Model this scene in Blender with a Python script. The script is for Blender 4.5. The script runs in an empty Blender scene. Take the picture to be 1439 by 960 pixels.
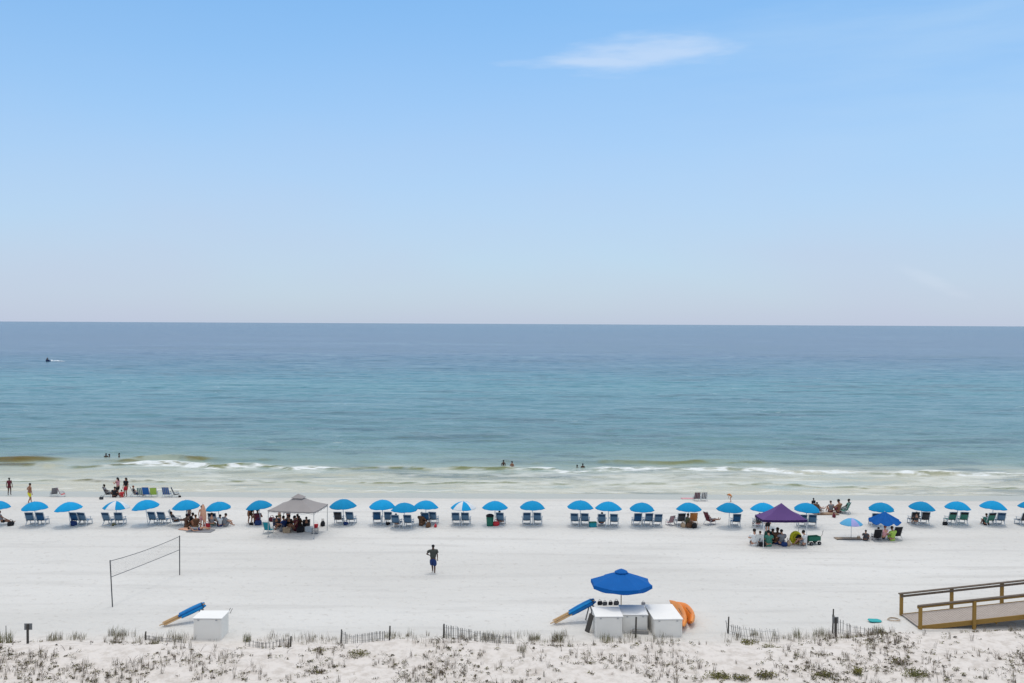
import bpy, bmesh, math, random
import numpy as np
from mathutils import Vector, Matrix, Euler

R = math.radians
SC = bpy.context.scene
COL = SC.collection

# ------------------------------------------------------------------ camera
FPX = 1300.0                      # focal length in pixels of the 1439 px wide photograph
CAM_H = 15.5
PITCH, ROLL = R(-1.12), R(0.279)
cam_data = bpy.data.cameras.new('camera')
cam = bpy.data.objects.new('camera', cam_data)
COL.objects.link(cam)
CAM_ROT = Matrix.Rotation(R(90) + PITCH, 3, 'X') @ Matrix.Rotation(ROLL, 3, 'Z')
cam.matrix_world = Matrix.Translation((0, 0, CAM_H)) @ CAM_ROT.to_4x4()
cam_data.sensor_width = 36
cam_data.lens = 36 * FPX / 1439
cam_data.clip_start = 0.5
cam_data.clip_end = 90000
SC.camera = cam

# ------------------------------------------------------------------ light
SUN_EL, SUN_AZ = 78.0, 15.0       # azimuth from +Y (out to sea) towards +X
world = bpy.data.worlds.new('World')
SC.world = world
world.use_nodes = True
wn, wl = world.node_tree.nodes, world.node_tree.links
wn.clear()
w_out = wn.new('ShaderNodeOutputWorld')
w_bg = wn.new('ShaderNodeBackground')
w_bg.inputs['Strength'].default_value = 0.10
sky = wn.new('ShaderNodeTexSky')
sky.sky_type = 'NISHITA'
sky.sun_disc = False
sky.sun_elevation = R(SUN_EL)
sky.sun_rotation = R(SUN_AZ)
sky.altitude = 0
sky.air_density = 1.0
sky.dust_density = 0.6
sky.ozone_density = 3.0
w_tc = wn.new('ShaderNodeTexCoord')
# thin high cloud: a veil that is a matter of direction on the sky dome
w_sep = wn.new('ShaderNodeSeparateXYZ')
wl.new(w_tc.outputs['Generated'], w_sep.inputs[0])

def wmath(op, a, b=None, c=None, clamp=False):
    n = wn.new('ShaderNodeMath'); n.operation = op; n.use_clamp = clamp
    for i, v in enumerate((a, b, c)):
        if v is None: continue
        if hasattr(v, 'is_linked'): wl.new(v, n.inputs[i])
        else: n.inputs[i].default_value = v
    return n.outputs[0]
def wsmooth(v, a, b):
    n = wn.new('ShaderNodeMapRange'); n.interpolation_type = 'SMOOTHSTEP'
    wl.new(v, n.inputs[0]); n.inputs[1].default_value = a; n.inputs[2].default_value = b
    return n.outputs[0]
SX, SY, SZ = w_sep.outputs
def wnoise(scale, xyz, detail=4, rough=0.5, off=0.0):
    mp = wn.new('ShaderNodeMapping'); mp.inputs['Scale'].default_value = xyz
    mp.inputs['Location'].default_value = (off, off * .7, off * 1.3)
    wl.new(w_tc.outputs['Generated'], mp.inputs[0])
    n = wn.new('ShaderNodeTexNoise'); n.inputs['Scale'].default_value = scale
    n.inputs['Detail'].default_value = detail; n.inputs['Roughness'].default_value = rough
    wl.new(mp.outputs[0], n.inputs['Vector'])
    return n.outputs[0]
# haze towards the horizon: whitish grey, thicker low down and to the west (right)
hz = wmath('POWER', wmath('SUBTRACT', 1.0, wsmooth(SZ, -0.05, 0.62)), 2.2)
nz = wnoise(2.2, (1, 1, 3.5), 3)
veil = wmath('MULTIPLY', hz, wmath('MULTIPLY_ADD', nz, 0.5, 0.62), clamp=True)
right = wmath('MULTIPLY', wsmooth(SX, -0.05, 0.5), wsmooth(SZ, 0.02, 0.30))
streak = wnoise(4.0, (1.0, 1.0, 7.0), 5, .55, 3.1)
thin = wmath('MULTIPLY', right, wmath('MULTIPLY', wsmooth(streak, 0.22, 0.78), 0.50))
# the one small cirrus streak
def ell(cx, cz, rx, rz, tilt=0.0):
    dx = wmath('DIVIDE', wmath('SUBTRACT', SX, cx), rx)
    dz = wmath('DIVIDE', wmath('SUBTRACT', wmath('SUBTRACT', SZ, cz), wmath('MULTIPLY', wmath('SUBTRACT', SX, cx), tilt)), rz)
    d = wmath('SQRT', wmath('ADD', wmath('MULTIPLY', dx, dx), wmath('MULTIPLY', dz, dz)))
    return wmath('SUBTRACT', 1.0, d)
cn = wnoise(17.0, (1.0, 1.0, 5.5), 4, .5, 5.0)
def puff(e, gain, k=1.9):
    return wmath('MULTIPLY', wsmooth(wmath('ADD', e, wmath('MULTIPLY', wmath('SUBTRACT', cn, 0.5), k)), 0.0, 0.85), gain)
c1 = puff(ell(0.137, 0.2765, 0.105, 0.022, 0.04), 0.40, 1.2)
c2 = puff(ell(0.090, 0.2700, 0.105, 0.009, 0.00), 0.42, 1.1)
c3 = puff(ell(0.41, 0.045, 0.035, 0.010, -0.5), 0.13, 1.3)
cl = wmath('MAXIMUM', wmath('MAXIMUM', c1, c2), c3)
high = wmath('MULTIPLY', wsmooth(SZ, 0.36, 0.72), wmath('MULTIPLY_ADD', wnoise(3.0, (1, 1, 1), 4, .5, 9.0), 0.6, 0.45))
gain = wn.new('ShaderNodeMix'); gain.data_type = 'RGBA'; gain.blend_type = 'MULTIPLY'; gain.inputs['Factor'].default_value = 1.0
wl.new(sky.outputs[0], gain.inputs[6]); gain.inputs[7].default_value = (1.02, 1.56, 1.70, 1)   # clear humid air
hmix = wn.new('ShaderNodeMix'); hmix.data_type = 'RGBA'                                       # unseen bright overcast added above the view to raise ambient fill
wl.new(high, hmix.inputs['Factor']); wl.new(gain.outputs[2], hmix.inputs[6]); hmix.inputs[7].default_value = (16.0, 15.2, 14.4, 1)
wmix = wn.new('ShaderNodeMix'); wmix.data_type = 'RGBA'
wl.new(veil, wmix.inputs['Factor'])
wl.new(hmix.outputs[2], wmix.inputs[6])
wmix.inputs[7].default_value = (5.5, 5.85, 7.6, 1)
wmix1 = wn.new('ShaderNodeMix'); wmix1.data_type = 'RGBA'
wl.new(thin, wmix1.inputs['Factor']); wl.new(wmix.outputs[2], wmix1.inputs[6]); wmix1.inputs[7].default_value = (4.9, 6.9, 9.2, 1)
wmix2 = wn.new('ShaderNodeMix'); wmix2.data_type = 'RGBA'
wl.new(cl, wmix2.inputs['Factor'])
wl.new(wmix1.outputs[2], wmix2.inputs[6])
wmix2.inputs[7].default_value = (8.0, 8.6, 9.6, 1)
wl.new(wmix2.outputs[2], w_bg.inputs['Color'])
wl.new(w_bg.outputs[0], w_out.inputs['Surface'])

sun_data = bpy.data.lights.new('sun', 'SUN')
sun_data.energy = 0.9
sun_data.angle = R(10.0)
sun_data.color = (1.0, 0.965, 0.92)
sun = bpy.data.objects.new('sun', sun_data)
COL.objects.link(sun)
sdir = Vector((math.sin(R(SUN_AZ)) * math.cos(R(SUN_EL)), math.cos(R(SUN_AZ)) * math.cos(R(SUN_EL)), math.sin(R(SUN_EL))))
sun.rotation_euler = (-sdir).to_track_quat('-Z', 'Y').to_euler()
sun.location = (20, 60, 60)

SC.view_settings.view_transform = 'Standard'
SC.view_settings.look = 'None'
SC.view_settings.gamma = 1
SC.view_settings.exposure = 0.0
SC.view_settings.use_curve_mapping = False

# ------------------------------------------------------------------ helpers
_rng = np.random.RandomState(7)
_TAB = _rng.rand(256, 256)
def vnoise(x, y, seed=0):
    """smooth value noise in 0..1, arrays or scalars"""
    x = np.asarray(x, dtype=float) + seed * 17.31; y = np.asarray(y, dtype=float) + seed * 9.77
    xi = np.floor(x).astype(int); yi = np.floor(y).astype(int)
    fx = x - xi; fy = y - yi
    fx = fx * fx * (3 - 2 * fx); fy = fy * fy * (3 - 2 * fy)
    a = _TAB[xi & 255, yi & 255]; b = _TAB[(xi + 1) & 255, yi & 255]
    c = _TAB[xi & 255, (yi + 1) & 255]; d = _TAB[(xi + 1) & 255, (yi + 1) & 255]
    return (a * (1 - fx) + b * fx) * (1 - fy) + (c * (1 - fx) + d * fx) * fy
def fbm(x, y, seed=0, octv=4):
    s = 0; amp = 0.5; tot = 0
    for i in range(octv):
        s = s + vnoise(x * 2 ** i, y * 2 ** i, seed + i * 3) * amp; tot += amp; amp *= 0.5
    return s / tot
def sst(v, a, b):
    t = np.clip((np.asarray(v, dtype=float) - a) / (b - a), 0, 1)
    return t * t * (3 - 2 * t)

SEA_Z = -0.62
def ground_z(x, y):
    x = np.asarray(x, dtype=float); y = np.asarray(y, dtype=float)
    z = -0.62 * sst(y, 78.5, 88.0) * 1.0
    z = z - np.clip((y - 87.0) * 0.035, 0, 3.0)
    crest = 44.3 + 2.0 * (fbm(x / 9.0, x * 0 + 1.7, 2, 3) - 0.5) * 2 + 1.6 * sst(x, 10.0, 19.0)
    crest = crest - 1.8 * np.exp(-((x - 12.8) / 4.2) ** 2)
    up = 1.0 - sst(y, crest - 2.0, crest + 0.7)
    lump = 0.55 * (fbm(x / 4.5, y / 4.0, 5, 3) - 0.5) + 0.09 * (fbm(x / 0.9, y / 0.9, 8, 2) - 0.5)
    z = z + up * (0.60 + lump + 0.16 * (fbm(x / 5.5, x * 0, 14, 2) - .5))
    z = z + 0.055 * (fbm(x / 2.6, y / 1.6, 11, 3) - 0.5) * (1 - up) * (1 - sst(y, 80, 86))
    z = z + 0.6 * (1.0 - sst(y, 20, 38))
    return z
def gz(x, y): return float(ground_z(x, y))

def ray(px, py):
    d = CAM_ROT @ Vector(((px - 719.5) / FPX, -(py - 480.0) / FPX, -1.0))
    return d
def PZ(px, py, z=0.0):
    d = ray(px, py); t = (z - CAM_H) / d.z
    return Vector((d.x * t, d.y * t, z))
def P(px, py):
    z = 0.0
    for _ in range(12):
        p = PZ(px, py, z); z = 0.5 * z + 0.5 * gz(p.x, p.y)
    p = PZ(px, py, z); p.z = gz(p.x, p.y)
    return p

MATS = {}
def mat(name, rgb, rough=0.7, var=0.12, scale=6.0, spec=0.3, metal=0.0, rgb2=None, bump=0.0, trans=0.0, stretch=None):
    """Principled material with a noise mottled colour"""
    if name in MATS: return MATS[name]
    m = bpy.data.materials.new(name); m.use_nodes = True
    n, l = m.node_tree.nodes, m.node_tree.links
    b = n['Principled BSDF']
    b.inputs['Roughness'].default_value = rough
    b.inputs['Specular IOR Level'].default_value = spec
    b.inputs['Metallic'].default_value = metal
    tc = n.new('ShaderNodeTexCoord')
    mp = n.new('ShaderNodeMapping')
    if stretch: mp.inputs['Scale'].default_value = stretch
    l.new(tc.outputs['Object'], mp.inputs[0])
    nz = n.new('ShaderNodeTexNoise'); nz.inputs['Scale'].default_value = scale; nz.inputs['Detail'].default_value = 4
    l.new(mp.outputs[0], nz.inputs['Vector'])
    mx = n.new('ShaderNodeMix'); mx.data_type = 'RGBA'
    l.new(nz.outputs[0], mx.inputs['Factor'])
    c2 = rgb2 if rgb2 else tuple(min(1, c * (1 + var)) for c in rgb)
    c1 = rgb if rgb2 else tuple(c * (1 - var) for c in rgb)
    mx.inputs[6].default_value = (*c1, 1); mx.inputs[7].default_value = (*c2, 1)
    l.new(mx.outputs[2], b.inputs['Base Color'])
    if bump:
        bp = n.new('ShaderNodeBump'); bp.inputs['Strength'].default_value = bump; bp.inputs['Distance'].default_value = 0.02
        l.new(nz.outputs[0], bp.inputs['Height']); l.new(bp.outputs[0], b.inputs['Normal'])
    if trans:
        out = n['Material Output']
        t = n.new('ShaderNodeBsdfTranslucent'); l.new(mx.outputs[2], t.inputs['Color'])
        ms = n.new('ShaderNodeMixShader'); ms.inputs[0].default_value = trans
        l.new(b.outputs[0], ms.inputs[1]); l.new(t.outputs[0], ms.inputs[2]); l.new(ms.outputs[0], out.inputs['Surface'])
    MATS[name] = m
    return m

def link(o, parent=None):
    COL.objects.link(o)
    if parent is not None: o.parent = parent
    return o
def tag(o, label=None, cat=None, group=None, kind=None):
    if label: o['label'] = label
    if cat: o['category'] = cat
    if group: o['group'] = group
    if kind: o['kind'] = kind
    return o
def empty(name, loc, rz=0.0, scale=1.0):
    o = bpy.data.objects.new(name, None); o.empty_display_size = 0.3
    o.location = loc; o.rotation_euler = (0, 0, rz); o.scale = (scale,) * 3
    return link(o)

def grid_mesh(name, X, Y, Z):
    ny, nx = X.shape
    me = bpy.data.meshes.new(name)
    co = np.stack([X, Y, Z], -1).reshape(-1, 3)
    idx = np.arange(ny * nx).reshape(ny, nx)
    q = np.stack([idx[:-1, :-1], idx[:-1, 1:], idx[1:, 1:], idx[1:, :-1]], -1).reshape(-1, 4)
    me.vertices.add(len(co)); me.vertices.foreach_set('co', co.ravel())
    me.loops.add(q.size); me.loops.foreach_set('vertex_index', q.ravel())
    me.polygons.add(len(q)); me.polygons.foreach_set('loop_start', np.arange(0, q.size, 4))
    me.polygons.foreach_set('use_smooth', np.ones(len(q), dtype=bool))
    me.update(calc_edges=True)
    return me

# ------------------------------------------------------------------ sand
xs = np.concatenate([np.linspace(-900, -75, 24), np.arange(-74, 74.1, 0.28), np.linspace(75, 900, 24)])
ys = np.concatenate([np.linspace(-60, 14, 14), np.arange(15, 30, 0.5), np.arange(30, 50, 0.16), np.arange(50, 92, 0.4), np.linspace(92, 200, 30)])
GX, GY = np.meshgrid(xs, ys)
sand = link(bpy.data.objects.new('beach_sand', grid_mesh('beach_sand', GX, GY, ground_z(GX, GY))))
tag(sand, 'white sand beach with a low dune in front and wet sand at the water', kind='structure')
m = bpy.data.materials.new('sand'); m.use_nodes = True
n, l = m.node_tree.nodes, m.node_tree.links
b = n['Principled BSDF']; b.inputs['Specular IOR Level'].default_value = 0.15
tc = n.new('ShaderNodeTexCoord'); sp = n.new('ShaderNodeSeparateXYZ'); l.new(tc.outputs['Object'], sp.inputs[0])
def nd_noise(n, l, src, scale, detail, stretch=(1, 1, 1), rough=.5, dist=0):
    mp = n.new('ShaderNodeMapping'); mp.inputs['Scale'].default_value = stretch; l.new(src, mp.inputs[0])
    t = n.new('ShaderNodeTexNoise'); t.inputs['Scale'].default_value = scale; t.inputs['Detail'].default_value = detail
    t.inputs['Roughness'].default_value = rough; t.inputs['Distortion'].default_value = dist
    l.new(mp.outputs[0], t.inputs['Vector']); return t.outputs[0]
def nd_math(n, l, op, a, b=None, c=None, clamp=False):
    k = n.new('ShaderNodeMath'); k.operation = op; k.use_clamp = clamp
    for i, v in enumerate((a, b, c)):
        if v is None: continue
        if hasattr(v, 'is_linked'): l.new(v, k.inputs[i])
        else: k.inputs[i].default_value = v
    return k.outputs[0]
def nd_map(n, l, v, a, b, c=0.0, d=1.0, smooth=True):
    k = n.new('ShaderNodeMapRange')
    if smooth: k.interpolation_type = 'SMOOTHSTEP'
    l.new(v, k.inputs[0])
    for i, q in enumerate((a, b, c, d)): k.inputs[i + 1].default_value = q
    return k.outputs[0]
def nd_mix(n, l, f, a, b):
    k = n.new('ShaderNodeMix'); k.data_type = 'RGBA'
    if hasattr(f, 'is_linked'): l.new(f, k.inputs['Factor'])
    else: k.inputs['Factor'].default_value = f
    for i, v in ((6, a), (7, b)):
        if hasattr(v, 'is_linked'): l.new(v, k.inputs[i])
        else: k.inputs[i].default_value = (*v, 1)
    return k.outputs[2]
O = tc.outputs['Object']
n_big = nd_noise(n, l, O, 0.06, 5, (0.5, 1.6, 1))
n_trk = nd_noise(n, l, O, 0.5, 5, (0.16, 1.5, 1), .6)
n_fine = nd_noise(n, l, O, 2.2, 6, (1, 1, 1), .65)
c = nd_mix(n, l, nd_map(n, l, n_big, .3, .7), (0.565, 0.545, 0.505), (0.635, 0.615, 0.575))
c = nd_mix(n, l, nd_map(n, l, n_trk, .48, .68, 0, .75), c, (0.52, 0.50, 0.465))
c = nd_mix(n, l, nd_map(n, l, n_fine, .55, .70, 0, .55), c, (0.44, 0.41, 0.37))
# dune: a slightly pinker sand
dune = nd_map(n, l, nd_math(n, l, 'SUBTRACT', sp.outputs[1], nd_map(n, l, sp.outputs[0], 10, 19, 0, 1.6)), 46.4, 43.4)
c = nd_mix(n, l, dune, c, nd_mix(n, l, nd_map(n, l, n_fine, .42, .66), (0.665, 0.61, 0.555), (0.54, 0.485, 0.43)))
# wet sand
wv = nd_math(n, l, 'ADD', sp.outputs[1], nd_math(n, l, 'MULTIPLY', nd_noise(n, l, O, 0.12, 3, (0.5, 0.2, 1)), 3.0))
wet = nd_map(n, l, wv, 84.0, 84.9)
damp = nd_map(n, l, wv, 79.0, 84.0, 0, .35)
c = nd_mix(n, l, damp, c, (0.52, 0.49, 0.44))
c = nd_mix(n, l, wet, c, (0.43, 0.42, 0.355))
l.new(c, b.inputs['Base Color'])
rg = nd_map(n, l, wet, 0, 1, 0.95, 0.32); l.new(rg, b.inputs['Roughness'])
bp = n.new('ShaderNodeBump'); bp.inputs['Distance'].default_value = 0.16
ff = nd_noise(n, l, O, 1.7, 5, (1, 1, 1), .6, .4)
vor = n.new('ShaderNodeTexVoronoi'); vor.inputs['Scale'].default_value = 1.5; l.new(O, vor.inputs['Vector'])
h = nd_math(n, l, 'ADD', ff, nd_math(n, l, 'MULTIPLY', nd_map(n, l, vor.outputs['Distance'], 0.05, 0.32), 0.35))
h = nd_math(n, l, 'ADD', h, nd_math(n, l, 'MULTIPLY', n_trk, 1.3))
bs = nd_map(n, l, wv, 83.8, 84.8, 0.55, 0.03); l.new(bs, bp.inputs['Strength'])
l.new(h, bp.inputs['Height']); l.new(bp.outputs[0], b.inputs['Normal'])
sand.data.materials.append(m)

# ------------------------------------------------------------------ sea
yr = [84.0]
while yr[-1] < 128: yr.append(yr[-1] + 0.22)
while yr[-1] < 480: yr.append(yr[-1] * 1.0042)
while yr[-1] < 30000: yr.append(yr[-1] * 1.0125 + 0.1)
yr = np.array(yr)
u = np.linspace(-1, 1, 721)
WX = u[None, :] * (95 + np.clip(yr - 120, 0, None)[:, None] * 1.15)
WY = np.repeat(yr[:, None], len(u), 1)
n1 = fbm(WX / 7.0, WY * 0 + 3.3, 21, 4); n2 = fbm(WX / 5.0, WY * 0 + 8.1, 31, 4); n3 = fbm(WX / 3.0, WY * 0 + 5.5, 41, 4)
def ridge(yc, wf, wb, amp):
    d = WY - yc
    w = np.where(d < 0, wf, wb)
    return amp * np.exp(-(d / w) ** 2)
def blob(x0, w): return np.exp(-((WX - x0) / w) ** 2)
# crest lines, nearest the shore last; the sea runs in obliquely, a little nearer on the left
y_out = 107.5 + 2.2 * (n1 - .5) * 2 + 0.012 * WX
y_brk = 102.0 + 2.8 * (n2 - .5) * 2 - 0.03 * WX
y_in = 92.8 + 1.6 * (n3 - .5) * 2 - 0.012 * WX
am_out = 0.07 + 0.50 * blob(-57, 4) + 0.34 * blob(-40, 6) + 0.16 * blob(22, 4.5) + .08 * blob(9, 4) + .16 * sst(n2, .48, .68)
am_brk = 0.16 + 0.45 * sst(n1, .42, .75)
am_in = 0.04 + 0.11 * sst(n2, .35, .7)
WYw = WY + 5.0 * (fbm(WX / 22.0, WY / 30.0, 57, 2) - .5)
swell = 0.26 * (fbm(WX / 8.0, WYw / 3.0, 51, 4) - .5) * 2 * sst(WY, 100, 122) * (1 - sst(WY, 450, 800))
chop = 0.07 * (fbm(WX / 2.0, WYw / 1.0, 61, 3) - .5) * 2 * sst(WY, 92, 106) * (1 - sst(WY, 240, 420))
WZ = SEA_Z + ridge(y_out, .75, 2.2, am_out) * 0.9 + ridge(y_brk, .55, 1.9, am_brk * .62) + ridge(y_in, .35, 1.2, am_in * .8)
WZ = WZ + ridge(y_brk - 4.2, .6, 1.5, .10) + swell + chop
WZ = WZ - 0.004 * np.clip(88.5 - WY, 0, 5)
# masks
fr = fbm(WX / 1.3, WY / .55, 71, 4)
fr2 = fbm(WX / 3.6, WY / 1.1, 81, 4)
long1 = fbm(WX / 13.0, WY / 6.0, 91, 3)
ddb = WY - y_brk
brk_on = np.clip(sst(WX, -47, -43) * (1 - .75 * sst(WX, -22, -17) * (1 - sst(WX, -2, 3))) * (0.75 + .9 * (n1 - .35)), 0, 1.1)
foam = np.exp(-(np.clip(ddb, -99, 0) / 1.5) ** 2) * np.exp(-(np.clip(ddb, 0, 99) / .9) ** 2) * brk_on
foam = np.clip(foam * 1.6 * sst(fr * .55 + fr2 * .45, .40, .62), 0, 1)
# old foam and milky wash between the breakers and the sand
wash = sst(WY, 86.5, 92) * (1 - sst(WY, y_brk - 1.5, y_brk + .8))
foam_w = wash * sst(fr2 * .5 + long1 * .35 + fr * .25, .54, .70) * .38 * sst(WX, -52, -25)
ddi = WY - y_in
foam_i = np.exp(-(np.clip(ddi, -99, 0) / .7) ** 2) * np.exp(-(np.clip(ddi, 0, 99) / 1.0) ** 2) * sst(fr * .6 + n1 * .5, .44, .62) * .5
edge = np.exp(-((WY - (88.6 + 1.6 * (n3 - .5) * 2)) / .3) ** 2) * .5 * sst(fr, .35, .6)
cap = (WY > 112) * sst(fbm(WX / 3.2, WY / 1.4, 95, 3), .82, .92) * .22 * (1 - sst(WY, 250, 500))
FO = np.clip(np.maximum.reduce([foam, foam_w, foam_i, edge, cap]), 0, 1)
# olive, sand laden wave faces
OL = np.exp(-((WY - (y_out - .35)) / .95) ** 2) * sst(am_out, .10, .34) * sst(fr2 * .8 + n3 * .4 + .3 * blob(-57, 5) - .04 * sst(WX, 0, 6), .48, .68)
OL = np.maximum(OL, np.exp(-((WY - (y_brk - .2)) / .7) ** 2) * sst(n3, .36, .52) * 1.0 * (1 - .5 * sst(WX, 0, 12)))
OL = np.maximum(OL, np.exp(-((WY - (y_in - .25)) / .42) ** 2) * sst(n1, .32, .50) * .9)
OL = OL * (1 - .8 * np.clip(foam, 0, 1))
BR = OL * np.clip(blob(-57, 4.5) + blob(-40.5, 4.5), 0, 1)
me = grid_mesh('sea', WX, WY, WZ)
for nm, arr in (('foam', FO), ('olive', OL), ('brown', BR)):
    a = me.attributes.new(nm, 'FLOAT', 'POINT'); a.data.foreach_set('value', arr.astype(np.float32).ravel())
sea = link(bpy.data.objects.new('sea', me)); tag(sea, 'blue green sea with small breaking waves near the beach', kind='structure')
m = bpy.data.materials.new('sea_water'); m.use_nodes = True
n, l = m.node_tree.nodes, m.node_tree.links
b = n['Principled BSDF']
tc = n.new('ShaderNodeTexCoord'); sp = n.new('ShaderNodeSeparateXYZ'); l.new(tc.outputs['Object'], sp.inputs[0]); O = tc.outputs['Object']
# depth and bottom colour by distance from the shore (log scale), wandering like sand bars do
wob = nd_noise(n, l, O, 0.012, 4, (1, 1.6, 1))
lg = nd_math(n, l, 'LOGARITHM', nd_math(n, l, 'MAXIMUM', sp.outputs[1], 60.0), 10.0)
lg = nd_math(n, l, 'ADD', lg, nd_math(n, l, 'MULTIPLY_ADD', wob, 0.16, -0.08))
lg = nd_map(n, l, lg, 1.93, 3.4, 0, 1, smooth=False)
cr = n.new('ShaderNodeValToRGB'); l.new(lg, cr.inputs[0])
def lgp(d): return (math.log10(d) - 1.93) / 1.47
stops = [(86, (.54, .50, .38)), (91, (.51, .485, .37)), (99, (.43, .43, .33)), (106, (.20, .28, .235)), (118, (.13, .23, .215)), (145, (.10, .21, .22)),
         (190, (.085, .20, .22)), (235, (.08, .22, .235)), (275, (.065, .19, .22)), (340, (.06, .145, .19)), (480, (.07, .115, .175)), (900, (.06, .095, .155)), (2400, (.035, .08, .14))]
el = cr.color_ramp.elements
while len(el) > 1: el.remove(el[-1])
el[0].position = lgp(stops[0][0]); el[0].color = (*stops[0][1], 1)
for d, cc in stops[1:]:
    e = el.new(lgp(d)); e.color = (*cc, 1)
# dark and light wind streaks, several sizes
s1 = nd_noise(n, l, O, 0.16, 8, (0.30, 1.0, 1), .66, .5)
s2 = nd_noise(n, l, O, 0.012, 7, (0.25, 1.0, 1), .66)
st = nd_math(n, l, 'ADD', nd_math(n, l, 'MULTIPLY', s1, .6), nd_math(n, l, 'MULTIPLY', s2, .4))
c = nd_mix(n, l, nd_map(n, l, st, .49, .61, 0, .72), cr.outputs[0], (.055, .10, .105))
c = nd_mix(n, l, nd_map(n, l, st, .48, .37, 0, .50), c, (.23, .35, .36))
def attr(nm):
    k = n.new('ShaderNodeAttribute'); k.attribute_name = nm; return k.outputs['Fac']
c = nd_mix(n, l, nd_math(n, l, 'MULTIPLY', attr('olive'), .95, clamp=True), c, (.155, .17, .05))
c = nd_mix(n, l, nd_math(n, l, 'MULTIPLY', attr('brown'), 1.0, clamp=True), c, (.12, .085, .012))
fn = nd_noise(n, l, O, 1.6, 6, (.6, 1.4, 1), .65)
fo = nd_math(n, l, 'MULTIPLY', attr('foam'), nd_map(n, l, fn, .32, .58, .45, 1.25), clamp=True)
c = nd_mix(n, l, fo, c, (.72, .74, .72))
l.new(c, b.inputs['Base Color'])
b.inputs['IOR'].default_value = 1.33
l.new(nd_map(n, l, fo, 0, 1, .22, .9, smooth=False), b.inputs['Roughness'])
l.new(nd_map(n, l, sp.outputs[1], 92, 118, .16, .30), b.inputs['Specular IOR Level'])
bp = n.new('ShaderNodeBump'); bp.inputs['Strength'].default_value = 0.7; bp.inputs['Distance'].default_value = 1.0
h1 = nd_noise(n, l, O, 0.55, 6, (0.45, 1.0, 1), .62, .4)
h2 = nd_noise(n, l, O, 0.06, 6, (0.35, 1.0, 1), .6)
hh = nd_math(n, l, 'ADD', nd_math(n, l, 'MULTIPLY', h1, 0.50), nd_math(n, l, 'MULTIPLY', h2, 1.8))
l.new(hh, bp.inputs['Height']); l.new(bp.outputs[0], b.inputs['Normal'])
sea.data.materials.append(m)
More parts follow.
